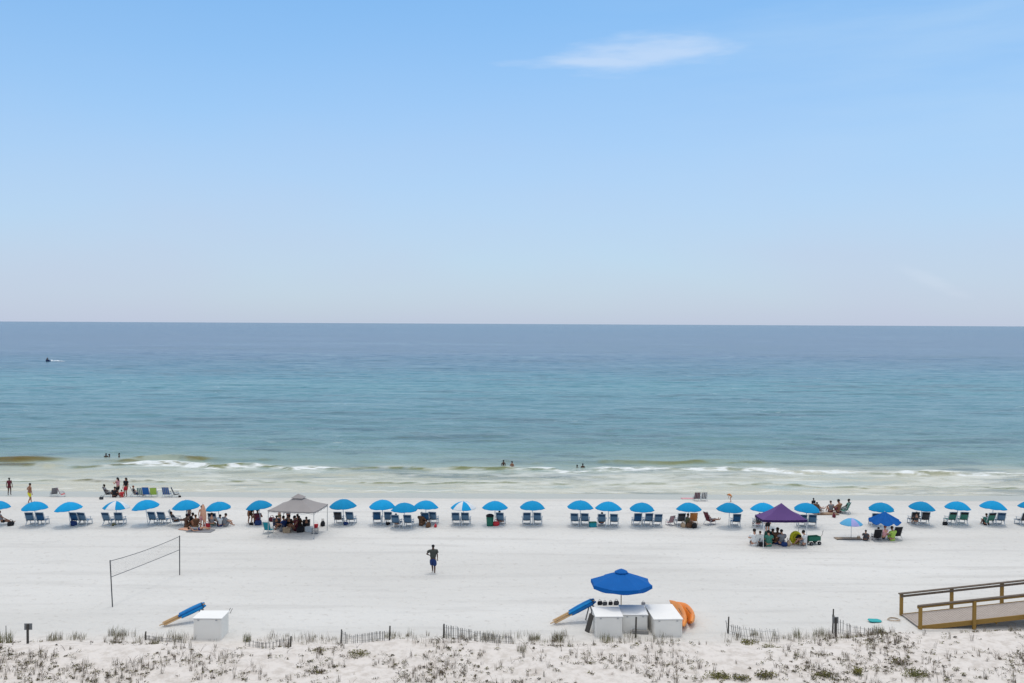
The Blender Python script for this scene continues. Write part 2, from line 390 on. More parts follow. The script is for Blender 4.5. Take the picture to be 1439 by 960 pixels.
# ------------------------------------------------------------------ mesh builder
class MB:
    def __init__(self): self.v, self.f, self.m = [], [], []
    def add(self, vs, fs, mi=0, M=None):
        k = len(self.v)
        self.v += [tuple((M @ Vector(p)) if M is not None else p) for p in vs]
        self.f += [tuple(i + k for i in f) for f in fs]; self.m += [mi] * len(fs)
        return self
    def box(self, c, s, rot=None, mi=0, taper=1.0):
        x, y, z = s[0] / 2, s[1] / 2, s[2] / 2
        vs = [(sx * x * (taper if sz > 0 else 1), sy * y * (taper if sz > 0 else 1), sz * z) for sz in (-1, 1) for sy in (-1, 1) for sx in (-1, 1)]
        M = Matrix.Translation(c) @ (Euler(rot).to_matrix().to_4x4() if rot else Matrix.Identity(4))
        return self.add(vs, [(0, 2, 3, 1), (4, 5, 7, 6), (0, 1, 5, 4), (2, 6, 7, 3), (0, 4, 6, 2), (1, 3, 7, 5)], mi, M)
    def beam(self, a, b, w, h, mi=0):
        """square bar from a to b, w across (level), h up"""
        a, b = Vector(a), Vector(b); d = (b - a); L = d.length; d.normalize()
        side = d.cross(Vector((0, 0, 1)))
        if side.length < 1e-4: side = Vector((1, 0, 0))
        side.normalize(); up = side.cross(d)
        vs = []
        for p in (a, b):
            for sx, sz in ((-1, -1), (1, -1), (1, 1), (-1, 1)): vs.append(tuple(p + side * w / 2 * sx + up * h / 2 * sz))
        return self.add(vs, [(3, 2, 1, 0), (4, 5, 6, 7), (0, 1, 5, 4), (1, 2, 6, 5), (2, 3, 7, 6), (3, 0, 4, 7)], mi)
    def tube(self, pts, r, seg=6, mi=0, cap=True):
        pts = [Vector(p) for p in pts]; rr = r if isinstance(r, (list, tuple)) else [r] * len(pts)
        k = len(self.v); prev = None
        for i, p in enumerate(pts):
            d = (pts[min(i + 1, len(pts) - 1)] - pts[max(i - 1, 0)]).normalized()
            if prev is None:
                a = d.orthogonal().normalized()
            else:
                a = prev - d * prev.dot(d)
                a = a.normalized() if a.length > 1e-6 else d.orthogonal().normalized()
            prev = a; bb = d.cross(a)
            for j in range(seg):
                t = 2 * math.pi * j / seg
                self.v.append(tuple(p + (a * math.cos(t) + bb * math.sin(t)) * rr[i]))
        for i in range(len(pts) - 1):
            for j in range(seg):
                q = (j + 1) % seg
                self.f.append((k + i * seg + j, k + i * seg + q, k + (i + 1) * seg + q, k + (i + 1) * seg + j)); self.m.append(mi)
        if cap:
            self.f.append(tuple(k + j for j in reversed(range(seg)))); self.m.append(mi)
            self.f.append(tuple(k + (len(pts) - 1) * seg + j for j in range(seg))); self.m.append(mi)
        return self
    def ball(self, c, s, seg=8, rings=6, mi=0, rot=None):
        vs, fs = [], []
        M = Matrix.Translation(c) @ (Euler(rot).to_matrix().to_4x4() if rot else Matrix.Identity(4))
        vs.append((0, 0, s[2]))
        for i in range(1, rings):
            t = math.pi * i / rings
            for j in range(seg):
                q = 2 * math.pi * j / seg
                vs.append((s[0] * math.sin(t) * math.cos(q), s[1] * math.sin(t) * math.sin(q), s[2] * math.cos(t)))
        vs.append((0, 0, -s[2]))
        for j in range(seg): fs.append((0, 1 + j, 1 + (j + 1) % seg))
        for i in range(rings - 2):
            for j in range(seg):
                a = 1 + i * seg + j; b_ = 1 + i * seg + (j + 1) % seg
                fs.append((a, a + seg, b_ + seg, b_))
        e = len(vs) - 1; k = 1 + (rings - 2) * seg
        for j in range(seg): fs.append((e, k + (j + 1) % seg, k + j))
        return self.add(vs, fs, mi, M)
    def slab(self, poly, h, M=None, mi=0):
        """flat polygon in XY thickened by h in Z"""
        nn = len(poly)
        vs = [(x, y, 0) for x, y in poly] + [(x, y, h) for x, y in poly]
        fs = [tuple(reversed(range(nn))), tuple(range(nn, 2 * nn))] + [(i, (i + 1) % nn, nn + (i + 1) % nn, nn + i) for i in range(nn)]
        return self.add(vs, fs, mi, M)
    def sheet(self, rows, mi=0, th=0.0):
        """cloth through rows of points; th gives thickness along +Z"""
        k = len(self.v); nr, nc = len(rows), len(rows[0])
        layers = (0, th) if th else (0,)
        for t in layers:
            for r_ in rows:
                for p in r_: self.v.append((p[0], p[1], p[2] + t))
        def face(a, b_, c_, d, flip): self.f.append((d, c_, b_, a) if flip else (a, b_, c_, d)); self.m.append(mi)
        for li, t in enumerate(layers):
            o = k + li * nr * nc
            for i in range(nr - 1):
                for j in range(nc - 1):
                    face(o + i * nc + j, o + i * nc + j + 1, o + (i + 1) * nc + j + 1, o + (i + 1) * nc + j, th and li == 0)
        if th:
            o = nr * nc
            for j in range(nc - 1):
                face(k + j, k + j + 1, k + o + j + 1, k + o + j, False)
                a = (nr - 1) * nc; face(k + a + j + 1, k + a + j, k + o + a + j, k + o + a + j + 1, False)
            for i in range(nr - 1):
                face(k + (i + 1) * nc, k + i * nc, k + o + i * nc, k + o + (i + 1) * nc, False)
                a = nc - 1; face(k + i * nc + a, k + (i + 1) * nc + a, k + o + (i + 1) * nc + a, k + o + i * nc + a, False)
        return self
    def mesh(self, name, mats, smooth=False):
        me = bpy.data.meshes.new(name)
        me.from_pydata(self.v, [], self.f); me.update()
        for q in (mats if isinstance(mats, (list, tuple)) else [mats]): me.materials.append(q)
        me.polygons.foreach_set('material_index', self.m)
        if smooth: me.polygons.foreach_set('use_smooth', [True] * len(me.polygons))
        return me
    def build(self, name, mats, parent=None, smooth=False):
        return link(bpy.data.objects.new(name, self.mesh(name, mats, smooth)), parent)

def copy_tree(o, parent=None):
    c = o.copy(); COL.objects.link(c); c.parent = parent
    for ch in o.children: copy_tree(ch, c)
    return c
def put(o, p, rz=0.0, s=1.0, tilt=None):
    o.location = p; o.rotation_euler = (tilt[0] if tilt else 0, tilt[1] if tilt else 0, rz); o.scale = (s,) * 3
    return o
PROTO_USED = set()
def make(kind, builder, p, rz=0.0, s=1.0, tilt=None, _pro={}):
    """first call builds the thing, later calls copy it with its parts"""
    if kind in _pro: o = copy_tree(_pro[kind])
    else: o = builder(); _pro[kind] = o
    return put(o, p, rz, s, tilt)

# ------------------------------------------------------------------ colours
M_BLUE = mat('umbrella_blue_canvas', (.006, .30, .58), .8, .10, 3, .2, trans=.22)
def random_fade(m):
    n, l = m.node_tree.nodes, m.node_tree.links
    oi = n.new('ShaderNodeObjectInfo'); mr = n.new('ShaderNodeMapRange'); mr.inputs[3].default_value = .86; mr.inputs[4].default_value = 1.16
    l.new(oi.outputs['Random'], mr.inputs[0]); hs = n.new('ShaderNodeHueSaturation'); l.new(mr.outputs[0], hs.inputs['Value'])
    mx = [k for k in n if k.bl_idname == 'ShaderNodeMix'][0]
    tg = [k.to_socket for k in mx.outputs[2].links]
    l.new(mx.outputs[2], hs.inputs['Color'])
    for t in tg: l.new(hs.outputs[0], t)
random_fade(M_BLUE)
M_WHITEC = mat('umbrella_white_canvas', (.74, .76, .76), .8, .05, 3, .2, trans=.2)
M_NAVY = mat('market_umbrella_canvas', (.002, .105, .37), .8, .12, 2.5, .2, trans=.08)
M_DEEP = mat('deep_blue_canvas', (.004, .10, .36), .8, .15, 4, .2, trans=.1)
M_PALEB = mat('pale_blue_canvas', (.12, .42, .66), .8, .1, 4, .2, trans=.2)
M_LILAC = mat('lilac_canvas', (.38, .38, .68), .8, .1, 4, .2, trans=.2)
M_GREYC = mat('grey_tent_canvas', (.30, .275, .262), .85, .10, 1.6, .2)
M_PURP = mat('purple_tent_canvas', (.115, .06, .185), .85, .15, 1.6, .2)
M_PURPD = mat('dark_purple_valance', (.03, .012, .07), .85, .15, 1.6, .2)
M_POLEW = mat('white_painted_pole', (.70, .70, .68), .4, .05, 8)
M_ALU = mat('dull_aluminium', (.42, .43, .44), .35, .08, 8, .5, .6)
M_WOODP = mat('umbrella_pole_wood', (.52, .34, .17), .6, .2, 6, .2, stretch=(8, 8, 1))
M_SLING = mat('blue_chair_fabric', (.018, .085, .19), .85, .25, 9)
M_SLINGL = mat('faded_blue_chair_fabric', (.09, .17, .26), .85, .2, 9)
M_PILLOW = mat('navy_headrest_fabric', (.010, .045, .10), .85, .2, 9)
M_FRAMEW = mat('weathered_white_chair_frame', (.50, .53, .55), .5, .1, 9)
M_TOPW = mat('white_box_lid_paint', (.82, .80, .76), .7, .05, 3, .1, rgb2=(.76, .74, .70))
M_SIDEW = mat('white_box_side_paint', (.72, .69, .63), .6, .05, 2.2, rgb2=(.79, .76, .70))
M_ORANGE = mat('orange_plastic', (.80, .27, .035), .4, .15, 3, .4)
M_DARKWOOD = mat('weathered_dark_wood', (.075, .068, .06), .85, .3, 5, .1, stretch=(6, 6, 1))
M_GREYWOOD = mat('weathered_grey_slat', (.25, .24, .225), .85, .35, 5, .1, stretch=(6, 6, 1))
M_DECK = mat('weathered_deck_boards', (.33, .275, .235), .85, .2, 3, .1, rgb2=(.45, .39, .34))
M_LUMBER = mat('treated_yellow_lumber', (.25, .145, .035), .75, .3, 4, .2, rgb2=(.35, .21, .06), stretch=(1, 6, 6))
M_RAILTOP = mat('dark_rail_cap', (.13, .10, .075), .8, .3, 5, .2)
M_NET = mat('net_cord', (.10, .10, .10), .9, .1, 9)
M_POSTG = mat('dark_steel_post', (.08, .08, .08), .6, .2, 9)
M_SIGNG = mat('grey_sign_back', (.20, .20, .195), .7, .15, 12)

def basic(nm, rgb, rough=.8, var=.18, scale=10): return mat(nm, rgb, rough, var, scale)
C = {
 'black': basic('black_fabric', (.012, .012, .015)), 'dark grey': basic('dark_grey_fabric', (.05, .052, .058)), 'grey': basic('grey_fabric', (.22, .22, .23)),
 'white': basic('white_fabric', (.70, .70, .68), var=.05), 'maroon': basic('maroon_fabric', (.13, .018, .03)), 'red': basic('red_fabric', (.50, .03, .04)),
 'pink': basic('pink_fabric', (.62, .30, .32)), 'navy': basic('navy_fabric', (.012, .035, .13)), 'blue': basic('blue_fabric', (.02, .12, .38)),
 'teal': basic('teal_fabric', (.01, .24, .30)), 'green': basic('green_fabric', (.05, .19, .14)), 'lime': basic('lime_green_fabric', (.36, .52, .09)),
 'yellow': basic('yellow_fabric', (.66, .60, .03)), 'orange': basic('orange_fabric', (.60, .22, .06)), 'brown': basic('brown_fabric', (.12, .06, .03)),
 'olive': basic('olive_fabric', (.13, .12, .06)), 'tan': basic('tan_fabric', (.42, .30, .19)), 'peach': basic('peach_fabric', (.66, .36, .24)),
 'darkgreen': basic('dark_green_plastic', (.02, .13, .085)), 'charcoal': basic('charcoal_shirt_fabric', (.050, .054, .046)),
}
SKIN = {'light': mat('light_skin', (.48, .25, .16), .6, .08, 9), 'tan': mat('tanned_skin', (.30, .135, .075), .6, .1, 9), 'dark': mat('dark_skin', (.09, .045, .028), .55, .1, 9)}
HAIR = {'black': mat('black_hair', (.010, .008, .007), .6, .2, 30), 'brown': mat('brown_hair', (.05, .025, .012), .6, .2, 30), 'red': mat('reddish_hair', (.20, .05, .02), .6, .2, 30), 'blond': mat('blond_hair', (.38, .25, .11), .6, .2, 30)}

# ------------------------------------------------------------------ people
def skin_mesh(name, verts, edges, radii, root=0, levels=1):
    me = bpy.data.meshes.new(name); me.from_pydata(verts, edges, []); me.update()
    o = bpy.data.objects.new(name, me); COL.objects.link(o)
    sk = o.modifiers.new('skin', 'SKIN'); sk.use_smooth_shade = True
    for i, r in enumerate(radii):
        r = r if isinstance(r, tuple) else (r, r)
        me.skin_vertices[0].data[i].radius = r
        me.skin_vertices[0].data[i].use_root = (i == root)
    if levels:
        sb = o.modifiers.new('sub', 'SUBSURF'); sb.levels = levels; sb.render_levels = levels
    dg = bpy.context.evaluated_depsgraph_get(); dg.update()
    out = bpy.data.meshes.new_from_object(o.evaluated_get(dg))
    out.name = name
    bpy.data.objects.remove(o); bpy.data.meshes.remove(me)
    return out

def limb(root_, a, b, L1, L2, bend):
    """two bone joint position between a and b, knee or elbow pushed towards bend"""
    a, b = Vector(a), Vector(b); d = b - a; D = min(d.length, (L1 + L2) * .999); d.normalize()
    x = (L1 * L1 - L2 * L2 + D * D) / (2 * D); h = math.sqrt(max(0, L1 * L1 - x * x))
    bd = Vector(bend); bd = (bd - d * bd.dot(d)).normalized()
    return a + d * x + bd * h

# pose: pelvis, chest lean vector, ankles, wrists, knee and elbow directions, toe direction (figure faces +Y)
def pose(pel, chest, neck, head, ankL, ankR, wrL, wrR, kneeL=(0, 1, .3), kneeR=(0, 1, .3), elL=(-.6, -1, -.2), elR=(.6, -1, -.2), toe=(0, 1, 0)):
    V = Vector; pel, chest, neck, head = V(pel), V(chest), V(neck), V(head)
    up = (chest - pel).normalized()
    sh = [chest + up * .12 + V((s * .175, 0, 0)) for s in (-1, 1)]
    hp = [pel + V((s * .085, 0, -.03)) for s in (-1, 1)]
    an = [V(ankL), V(ankR)]; wr = [V(wrL), V(wrR)]
    for i in (0, 1):
        d = wr[i] - sh[i]
        if d.length > .53: wr[i] = sh[i] + d.normalized() * .53
        d = an[i] - hp[i]
        if d.length > .835: an[i] = hp[i] + d.normalized() * .835
    kn = [limb(None, hp[i], an[i], .43, .41, (kneeL, kneeR)[i]) for i in (0, 1)]
    el = [limb(None, sh[i], wr[i], .285, .255, (elL, elR)[i]) for i in (0, 1)]
    return dict(pel=pel, chest=chest, neck=neck, head=head, sh=sh, hp=hp, an=an, wr=wr, kn=kn, el=el, toe=V(toe).normalized(), up=up)

POSES = {
 'stand': pose((0, 0, .93), (0, .01, 1.27), (0, 0, 1.45), (0, .02, 1.60), (-.11, 0, .08), (.12, .03, .08), (-.27, .06, .84), (.27, .08, .86)),
 'walk': pose((0, 0, .92), (0, .04, 1.26), (0, .05, 1.44), (0, .09, 1.59), (-.02, .20, .09), (.10, -.16, .10), (-.22, .20, 1.06), (.25, .10, .86), elL=(-1, -.5, -.4)),
 'arms': pose((0, 0, .93), (0, .03, 1.27), (0, .04, 1.45), (0, .08, 1.59), (-.13, 0, .08), (.13, .08, .08), (-.16, .36, 1.22), (.22, .38, 1.30)),
 'bend': pose((0, 0, .86), (0, .28, 1.03), (0, .42, 1.07), (0, .54, 1.02), (-.13, .02, .08), (.13, .06, .08), (-.15, .42, .50), (.14, .45, .46)),
 'sit': pose((0, 0, .36), (0, -.14, .68), (0, -.20, .85), (0, -.17, 1.01), (-.13, .76, .08), (.13, .80, .08), (-.24, .22, .46), (.24, .22, .46), kneeL=(0, .2, 1), kneeR=(0, .2, 1), toe=(0, .6, .7)),
 'lounge': pose((0, 0, .36), (0, -.22, .64), (0, -.31, .79), (0, -.33, .93), (-.12, .83, .34), (.10, .84, .35), (-.25, .16, .42), (.25, .14, .42), kneeL=(0, .2, 1), kneeR=(0, .2, 1), toe=(0, .3, 1)),
 'ground': pose((0, 0, .13), (0, -.05, .47), (0, -.02, .64), (0, .05, .78), (-.16, .52, .08), (.18, .48, .08), (-.20, .36, .40), (.20, .34, .38), kneeL=(-.2, .2, 1), kneeR=(.2, .2, 1), toe=(0, 1, 0)),
 'lie': pose((0, 0, .15), (0, -.34, .17), (0, -.50, .19), (0, -.65, .24), (-.14, .80, .10), (.14, .78, .10), (-.30, -.02, .09), (.30, -.02, .09), kneeL=(0, 0, 1), kneeR=(0, 0, 1), toe=(0, .3, 1)),
}
PMESH = {}
def pose_mesh(pn, part):
    key = (pn, part)
    if key in PMESH: return PMESH[key]
    p = POSES[pn]; pel, ch, nk, hd = p['pel'], p['chest'], p['neck'], p['head']; V = Vector
    sh, hp, kn, an, el, wr = p['sh'], p['hp'], p['kn'], p['an'], p['el'], p['wr']
    waist = pel.lerp(ch, .5); ax = (hd - nk).normalized()
    fwd = p['toe'] if pn in ('stand', 'walk', 'arms', 'sit', 'lounge', 'ground') else ax.cross(V((1, 0, 0))).normalized() * (1 if pn != 'lie' else 1)
    fwd = V((0, 1, 0)); fwd = (fwd - ax * fwd.dot(ax))
    fwd = fwd.normalized() if fwd.length > .3 else V((0, 0, 1 if pn == 'lie' else -1))
    if pn == 'lie': fwd = V((0, 0, 1))
    if part == 'body':
        vs, es, rs = [], [], []
        def a(v, r, frm=None):
            vs.append(tuple(v)); rs.append(r)
            if frm is not None: es.append((frm, len(vs) - 1))
            return len(vs) - 1
        i0 = a(pel, (.135, .115)); i1 = a(waist, (.125, .105), i0); i2 = a(ch, (.15, .12), i1)
        i2b = a(ch + p['up'] * .10, (.12, .09), i2); i3 = a(nk, .058, i2b); i4 = a(nk.lerp(hd, .45) + fwd * .005, .06, i3)
        i5 = a(hd + fwd * .012, (.082, .095), i4); i6 = a(hd + ax * .075, (.072, .082), i5)
        i7 = a(hd + fwd * .10 - ax * .005, .016, i5)
        for s in (0, 1):
            j = a(sh[s], .062, i2b); j = a(sh[s].lerp(el[s], .5), .048, j); j = a(el[s], .040, j); j = a(el[s].lerp(wr[s], .4), .038, j); j = a(wr[s], .026, j)
            hdv = (wr[s] - el[s]).normalized(); a(wr[s] + hdv * .07, (.038, .02), j)
            j = a(hp[s] + V((0, 0, -.02)), .098, i0); j = a(hp[s].lerp(kn[s], .45), .083, j); j = a(kn[s], .058, j); j = a(kn[s].lerp(an[s], .35), .055, j)
            j = a(an[s], .038, j); a(an[s] + p['toe'] * .16 + V((0, 0, -.045)) * (1 if p['toe'].z < .2 else 0), .034, j)
        me = skin_mesh('body_' + pn, vs, es, rs, 0, 1)
        bm = bmesh.new(); bm.from_mesh(me)
        for s in (0, 1):                                  # five fingers on each hand
            hdv = (wr[s] - el[s]).normalized(); side = hdv.orthogonal().normalized()
            side = (V((1, 0, 0)) - hdv * hdv.x); side = side.normalized() if side.length > .2 else V((0, 1, 0)); curl = hdv.cross(side).normalized() * (1 if s else -1)
            t = MB(); base = wr[s] + hdv * .075
            for k, L in enumerate((.060, .072, .076, .066)):
                o = base + side * (k - 1.5) * .020
                t.tube([o, o + hdv * L * .5 + curl * .006, o + hdv * L * .85 + curl * .022], [.010, .009, .006], 5)
            sg = -1 if s else 1
            o = wr[s] + hdv * .02 + side * sg * .026
            t.tube([o, o + hdv * .035 + side * sg * .026, o + hdv * .065 + side * sg * .030 + curl * .012], [.013, .011, .008], 5)
            tm = t.mesh('fingers', []); bm.from_mesh(tm); bpy.data.meshes.remove(tm)
        for f in bm.faces: f.smooth = True; f.material_index = 0
        bm.to_mesh(me); bm.free()
    elif part in ('shirt', 'tank'):
        vs = [tuple(pel + p['up'] * .02), tuple(waist), tuple(ch), tuple(ch + p['up'] * .115)]; rs = [(.172, .145), (.165, .14), (.19, .15), (.14, .11)]; es = [(0, 1), (1, 2), (2, 3)]
        for s in (0, 1):
            k = len(vs); vs += [tuple(sh[s]), tuple(sh[s].lerp(el[s], .6 if part == 'shirt' else .12))]; rs += [.088, .082 if part == 'shirt' else .07]; es += [(3, k), (k, k + 1)]
        me = skin_mesh('shirt_' + pn, vs, es, rs, 0, 1)
    elif part in ('shorts', 'trunks'):
        fr_ = .82 if part == 'shorts' else .38
        vs = [tuple(pel + p['up'] * .09), tuple(pel)]; rs = [(.155, .13), (.17, .142)]; es = [(0, 1)]
        for s in (0, 1):
            k = len(vs); q = hp[s] + V((0, 0, -.02)); vs += [tuple(q), tuple(q.lerp(kn[s], fr_ * .5)), tuple(q.lerp(kn[s], fr_))]; rs += [.125, .122, .118]; es += [(1, k), (k, k + 1), (k + 1, k + 2)]
        me = skin_mesh('shorts_' + pn, vs, es, rs, 1, 1)
    else:                                                # hair: short or long
        t = MB(); c = hd + ax * .045 - fwd * .028
        q = ax.to_track_quat('Z', 'Y').to_euler()
        t.ball(tuple(c), (.094, .104, .092), 10, 7, rot=q)
        if part == 'long hair':
            t.tube([c - fwd * .05, c - fwd * .085 - ax * .12, c - fwd * .095 - ax * .26], [.075, .07, .03], 8)
        me = t.mesh('hair_' + pn, [], True)
    PMESH[key] = me
    return me

def person(p, pn, label, rz=0.0, s=1.0, skin='tan', top=None, topc='white', bot='shorts', botc='navy', hair='hair', hairc='brown', group=None, dz=0.0):
    root = empty('person', Vector(p) + Vector((0, 0, dz)), rz, s)
    tag(root, label, 'person', group)
    def part(nm, key, m_):
        src = pose_mesh(pn, key); me = src.copy(); me.materials.clear(); me.materials.append(m_)
        return link(bpy.data.objects.new(nm, me), root)
    part('body', 'body', SKIN[skin])
    if top: part('swim_top' if top == 'tank' else 'shirt', top, C[topc])
    part('shorts' if bot == 'shorts' else 'swim_trunks', bot, C[botc])
    part('hair', hair, HAIR[hairc])
    return root

# ------------------------------------------------------------------ beach umbrellas
def canopy(n=8, Rr=1.0, H=.46, mats=(0,), sag=.03, rings=7, power=2.1, droop=.06, flat=1):
    t = MB(); sub = 5; k0 = 0
    prof = [(r, H * (1 - r ** power)) for r in [i / rings for i in range(rings + 1)]]
    for i in range(n):
        a0 = 2 * math.pi * i / n; a1 = 2 * math.pi * (i + 1) / n
        rows = []
        for r, z in prof:
            row = []
            for j in range(sub + 1):
                f = j / sub; e = 4 * f * (1 - f)
                x = math.cos(a0) * (1 - f) + math.cos(a1) * f; y = math.sin(a0) * (1 - f) + math.sin(a1) * f
                if r > .95: x *= 1 - .035 * e; y *= 1 - .035 * e
                row.append((x * r * Rr, y * r * Rr, z - sag * e * r))
            rows.append(row)
        t.sheet(rows, mats[i % len(mats)])
        if droop:
            last = rows[-1]; t.sheet([last, [(x * 1.005, y * 1.005, z - droop * (1 - .3 * abs(j - sub / 2) / (sub / 2))) for j, (x, y, z) in enumerate(last)]], mats[i % len(mats)])
    return t
def build_umbrella(mats, idx=(0,), pole=M_POLEW):
    def f():
        root = empty('beach_umbrella', (0, 0, 0))
        c = canopy(8, 1.0, .50, idx).build('canopy', mats, root, True); c.location = (0, 0, 1.36)
        MB().tube([(0, 0, -.25), (0, 0, 1.84)], .024, 8).build('pole', pole, root, True)
        t = MB(); t.ball((0, 0, 1.885), (.03, .03, .05)); t.build('finial', pole, root, True)
        t = MB()
        for i in range(8):
            a = 2 * math.pi * i / 8
            pts = [(math.cos(a) * r * .985, math.sin(a) * r * .985, 1.36 + .50 * (1 - r ** 2.1) - .014) for r in (.04, .3, .55, .8, .98)]
            t.tube(pts, .006, 4)
        t.build('rib_frame', M_ALU, root)
        return root
    return f

# ------------------------------------------------------------------ chairs
def build_lounger(fab, pil, frame):
    def f():
        root = empty('beach_lounge_chair', (0, 0, 0))
        t = MB()
        for s in (-1, 1):
            x = s * .27
            t.beam((x, -.10, .30), (x, -.42, .95), .035, .045); t.beam((x, -.16, .34), (x, .58, .32), .035, .05)
            t.beam((x, -.30, .0), (x, .05, .33), .035, .045); t.beam((x, .52, .0), (x, .46, .33), .035, .045)
            t.beam((x * 1.18, -.28, .60), (x * 1.18, .30, .56), .06, .025); t.beam((x * 1.1, .26, .55), (x * 1.05, .26, .32), .03, .03)
        for y, z in ((-.30, .03), (.52, .03)): t.beam((-.27, y, z), (.27, y, z), .035, .04)
        t.beam((-.27, -.42, .95), (.27, -.42, .95), .04, .04); t.beam((-.27, .57, .32), (.27, .57, .32), .04, .04)
        t.build('frame', frame, root)
        def strip(pts, name, m_, w=.245, off=0.0):
            rows = [[(sx * w, y + off, z - .02 * (1 - abs(sx))) for sx in (-1, -.5, 0, .5, 1)] for y, z in pts]
            return MB().sheet(rows, 0, .018).build(name, m_, root, True)
        strip([(-.15, .36), (-.21, .48), (-.27, .60), (-.33, .72), (-.41, .90)], 'backrest', fab)
        strip([(.55, .34), (.40, .33), (.20, .33), (0, .33), (-.13, .36)], 'seat', fab)
        t = MB(); t.box((0, -.385, .87), (.47, .09, .17), (R(27), 0, 0)); t.build('headrest', pil, root)
        return root
    return f
def build_lowchair(fab, frame, name='folding_beach_chair', stripes=None):
    def f():
        root = empty(name, (0, 0, 0))
        t = MB()
        for s in (-1, 1):
            x = s * .27
            t.tube([(x, .30, .02), (x, .32, .25), (x, -.05, .20), (x, -.34, .86)], .014, 6)
            t.tube([(x, -.30, .02), (x, -.02, .36), (x, .24, .44), (x, .30, .24)], .014, 6)
            t.beam((x * 1.08, -.22, .46), (x * 1.08, .26, .46), .05, .02)
        t.tube([(-.27, -.34, .86), (.27, -.34, .86)], .014, 6); t.tube([(-.27, .30, .02), (.27, .30, .02)], .014, 6); t.tube([(-.27, -.30, .02), (.27, -.30, .02)], .014, 6)
        t.build('frame', frame, root)
        for nm, pts in (('backrest', [(-.06, .22), (-.13, .38), (-.20, .54), (-.27, .70), (-.33, .84)]), ('seat', [(.31, .25), (.2, .225), (.1, .21), (.0, .20), (-.05, .21)])):
            t = MB()
            nst = 7 if stripes else 1
            for k in range(nst):
                x0 = -.255 + .51 * k / nst; x1 = -.255 + .51 * (k + 1) / nst
                t.sheet([[(x0, y, z), ((x0 + x1) / 2, y, z - .004), (x1, y, z)] for y, z in pts], (k % 2) if stripes else 0, .014)
            t.build(nm, [fab, stripes] if stripes else fab, root)
        return root
    return f

# ------------------------------------------------------------------ bags, coolers, towels
def rounded(o, w=.015, seg=2):
    b_ = o.modifiers.new('bevel', 'BEVEL'); b_.width = w; b_.segments = seg; return o
def bag(p, colr, label, rz=0, s=1.0, cat='bag', name='beach_bag'):
    root = empty(name, p, rz, s); tag(root, label, cat)
    t = MB(); rows = []
    for k, (z, w, d) in enumerate(((0, .20, .11), (.06, .25, .15), (.18, .26, .15), (.28, .23, .09), (.33, .21, .03))):
        rows.append([(w * math.cos(a) * (1 + .05 * math.sin(3 * a + k)), d * math.sin(a), z + .015 * math.sin(2 * a + k)) for a in [2 * math.pi * j / 12 for j in range(13)]])
    t.sheet(rows); t.add([(x, y, z) for x, y, z in rows[-1][:12]], [tuple(range(12))]); t.build('bag_body', C[colr], root, True)
    t = MB()
    for y in (-.05, .05): t.tube([(-.12, y, .30), (-.10, y, .44), (0, y, .50), (.10, y, .44), (.12, y, .30)], .012, 5)
    t.build('handle', C[colr], root)
    return root
def cooler(p, colr, label, rz=0, s=1.0, lid='white', name='cooler', cat='cooler'):
    root = empty(name, p, rz, s); tag(root, label, cat)
    rounded(MB().box((0, 0, .17), (.56, .34, .34), taper=1.04).build('cooler_body', C[colr], root))
    rounded(MB().box((0, 0, .375), (.60, .38, .065)).build('lid', C[lid], root))
    t = MB()
    for s_ in (-1, 1): t.tube([(s_ * .30, -.12, .27), (s_ * .34, -.10, .22), (s_ * .34, .10, .22), (s_ * .30, .12, .27)], .012, 5)
    t.build('handle', C['grey'], root)
    return root
def towel(p, colr, label, L=1.6, W=.8, rz=0, col2=None, seed=1):
    rows = [[(-W / 2 + W * i / 6, -L / 2 + L * j / 12, .02 + .035 * float(fbm(i * .5 + seed, j * .5, 3, 2))) for i in range(7)] for j in range(13)]
    t = MB(); t.sheet(rows, 0, .012)
    if col2:
        for k in range(len(t.f)): t.m[k] = 1 if (k // 12) % 2 else 0
    o = t.build('beach_towel', [C[colr]] + ([C[col2]] if col2 else []), None, True)
    o.location = p; o.rotation_euler = (0, 0, rz); tag(o, label, 'towel'); return o
# ------------------------------------------------------------------ the long row of umbrellas
B_BLUE = build_umbrella([M_BLUE]); B_STR = build_umbrella([M_BLUE, M_WHITEC], (0, 1))
G_U = 'blue beach umbrellas in the long row near the water'
G_C = 'blue lounge chairs set out under the row of umbrellas'
L_BLUE = build_lounger(M_SLINGL, M_PILLOW, M_FRAMEW); L_DARK = build_lounger(M_SLING, M_PILLOW, M_FRAMEW); L_TEAL = build_lounger(C['green'], C['black'], M_FRAMEW)
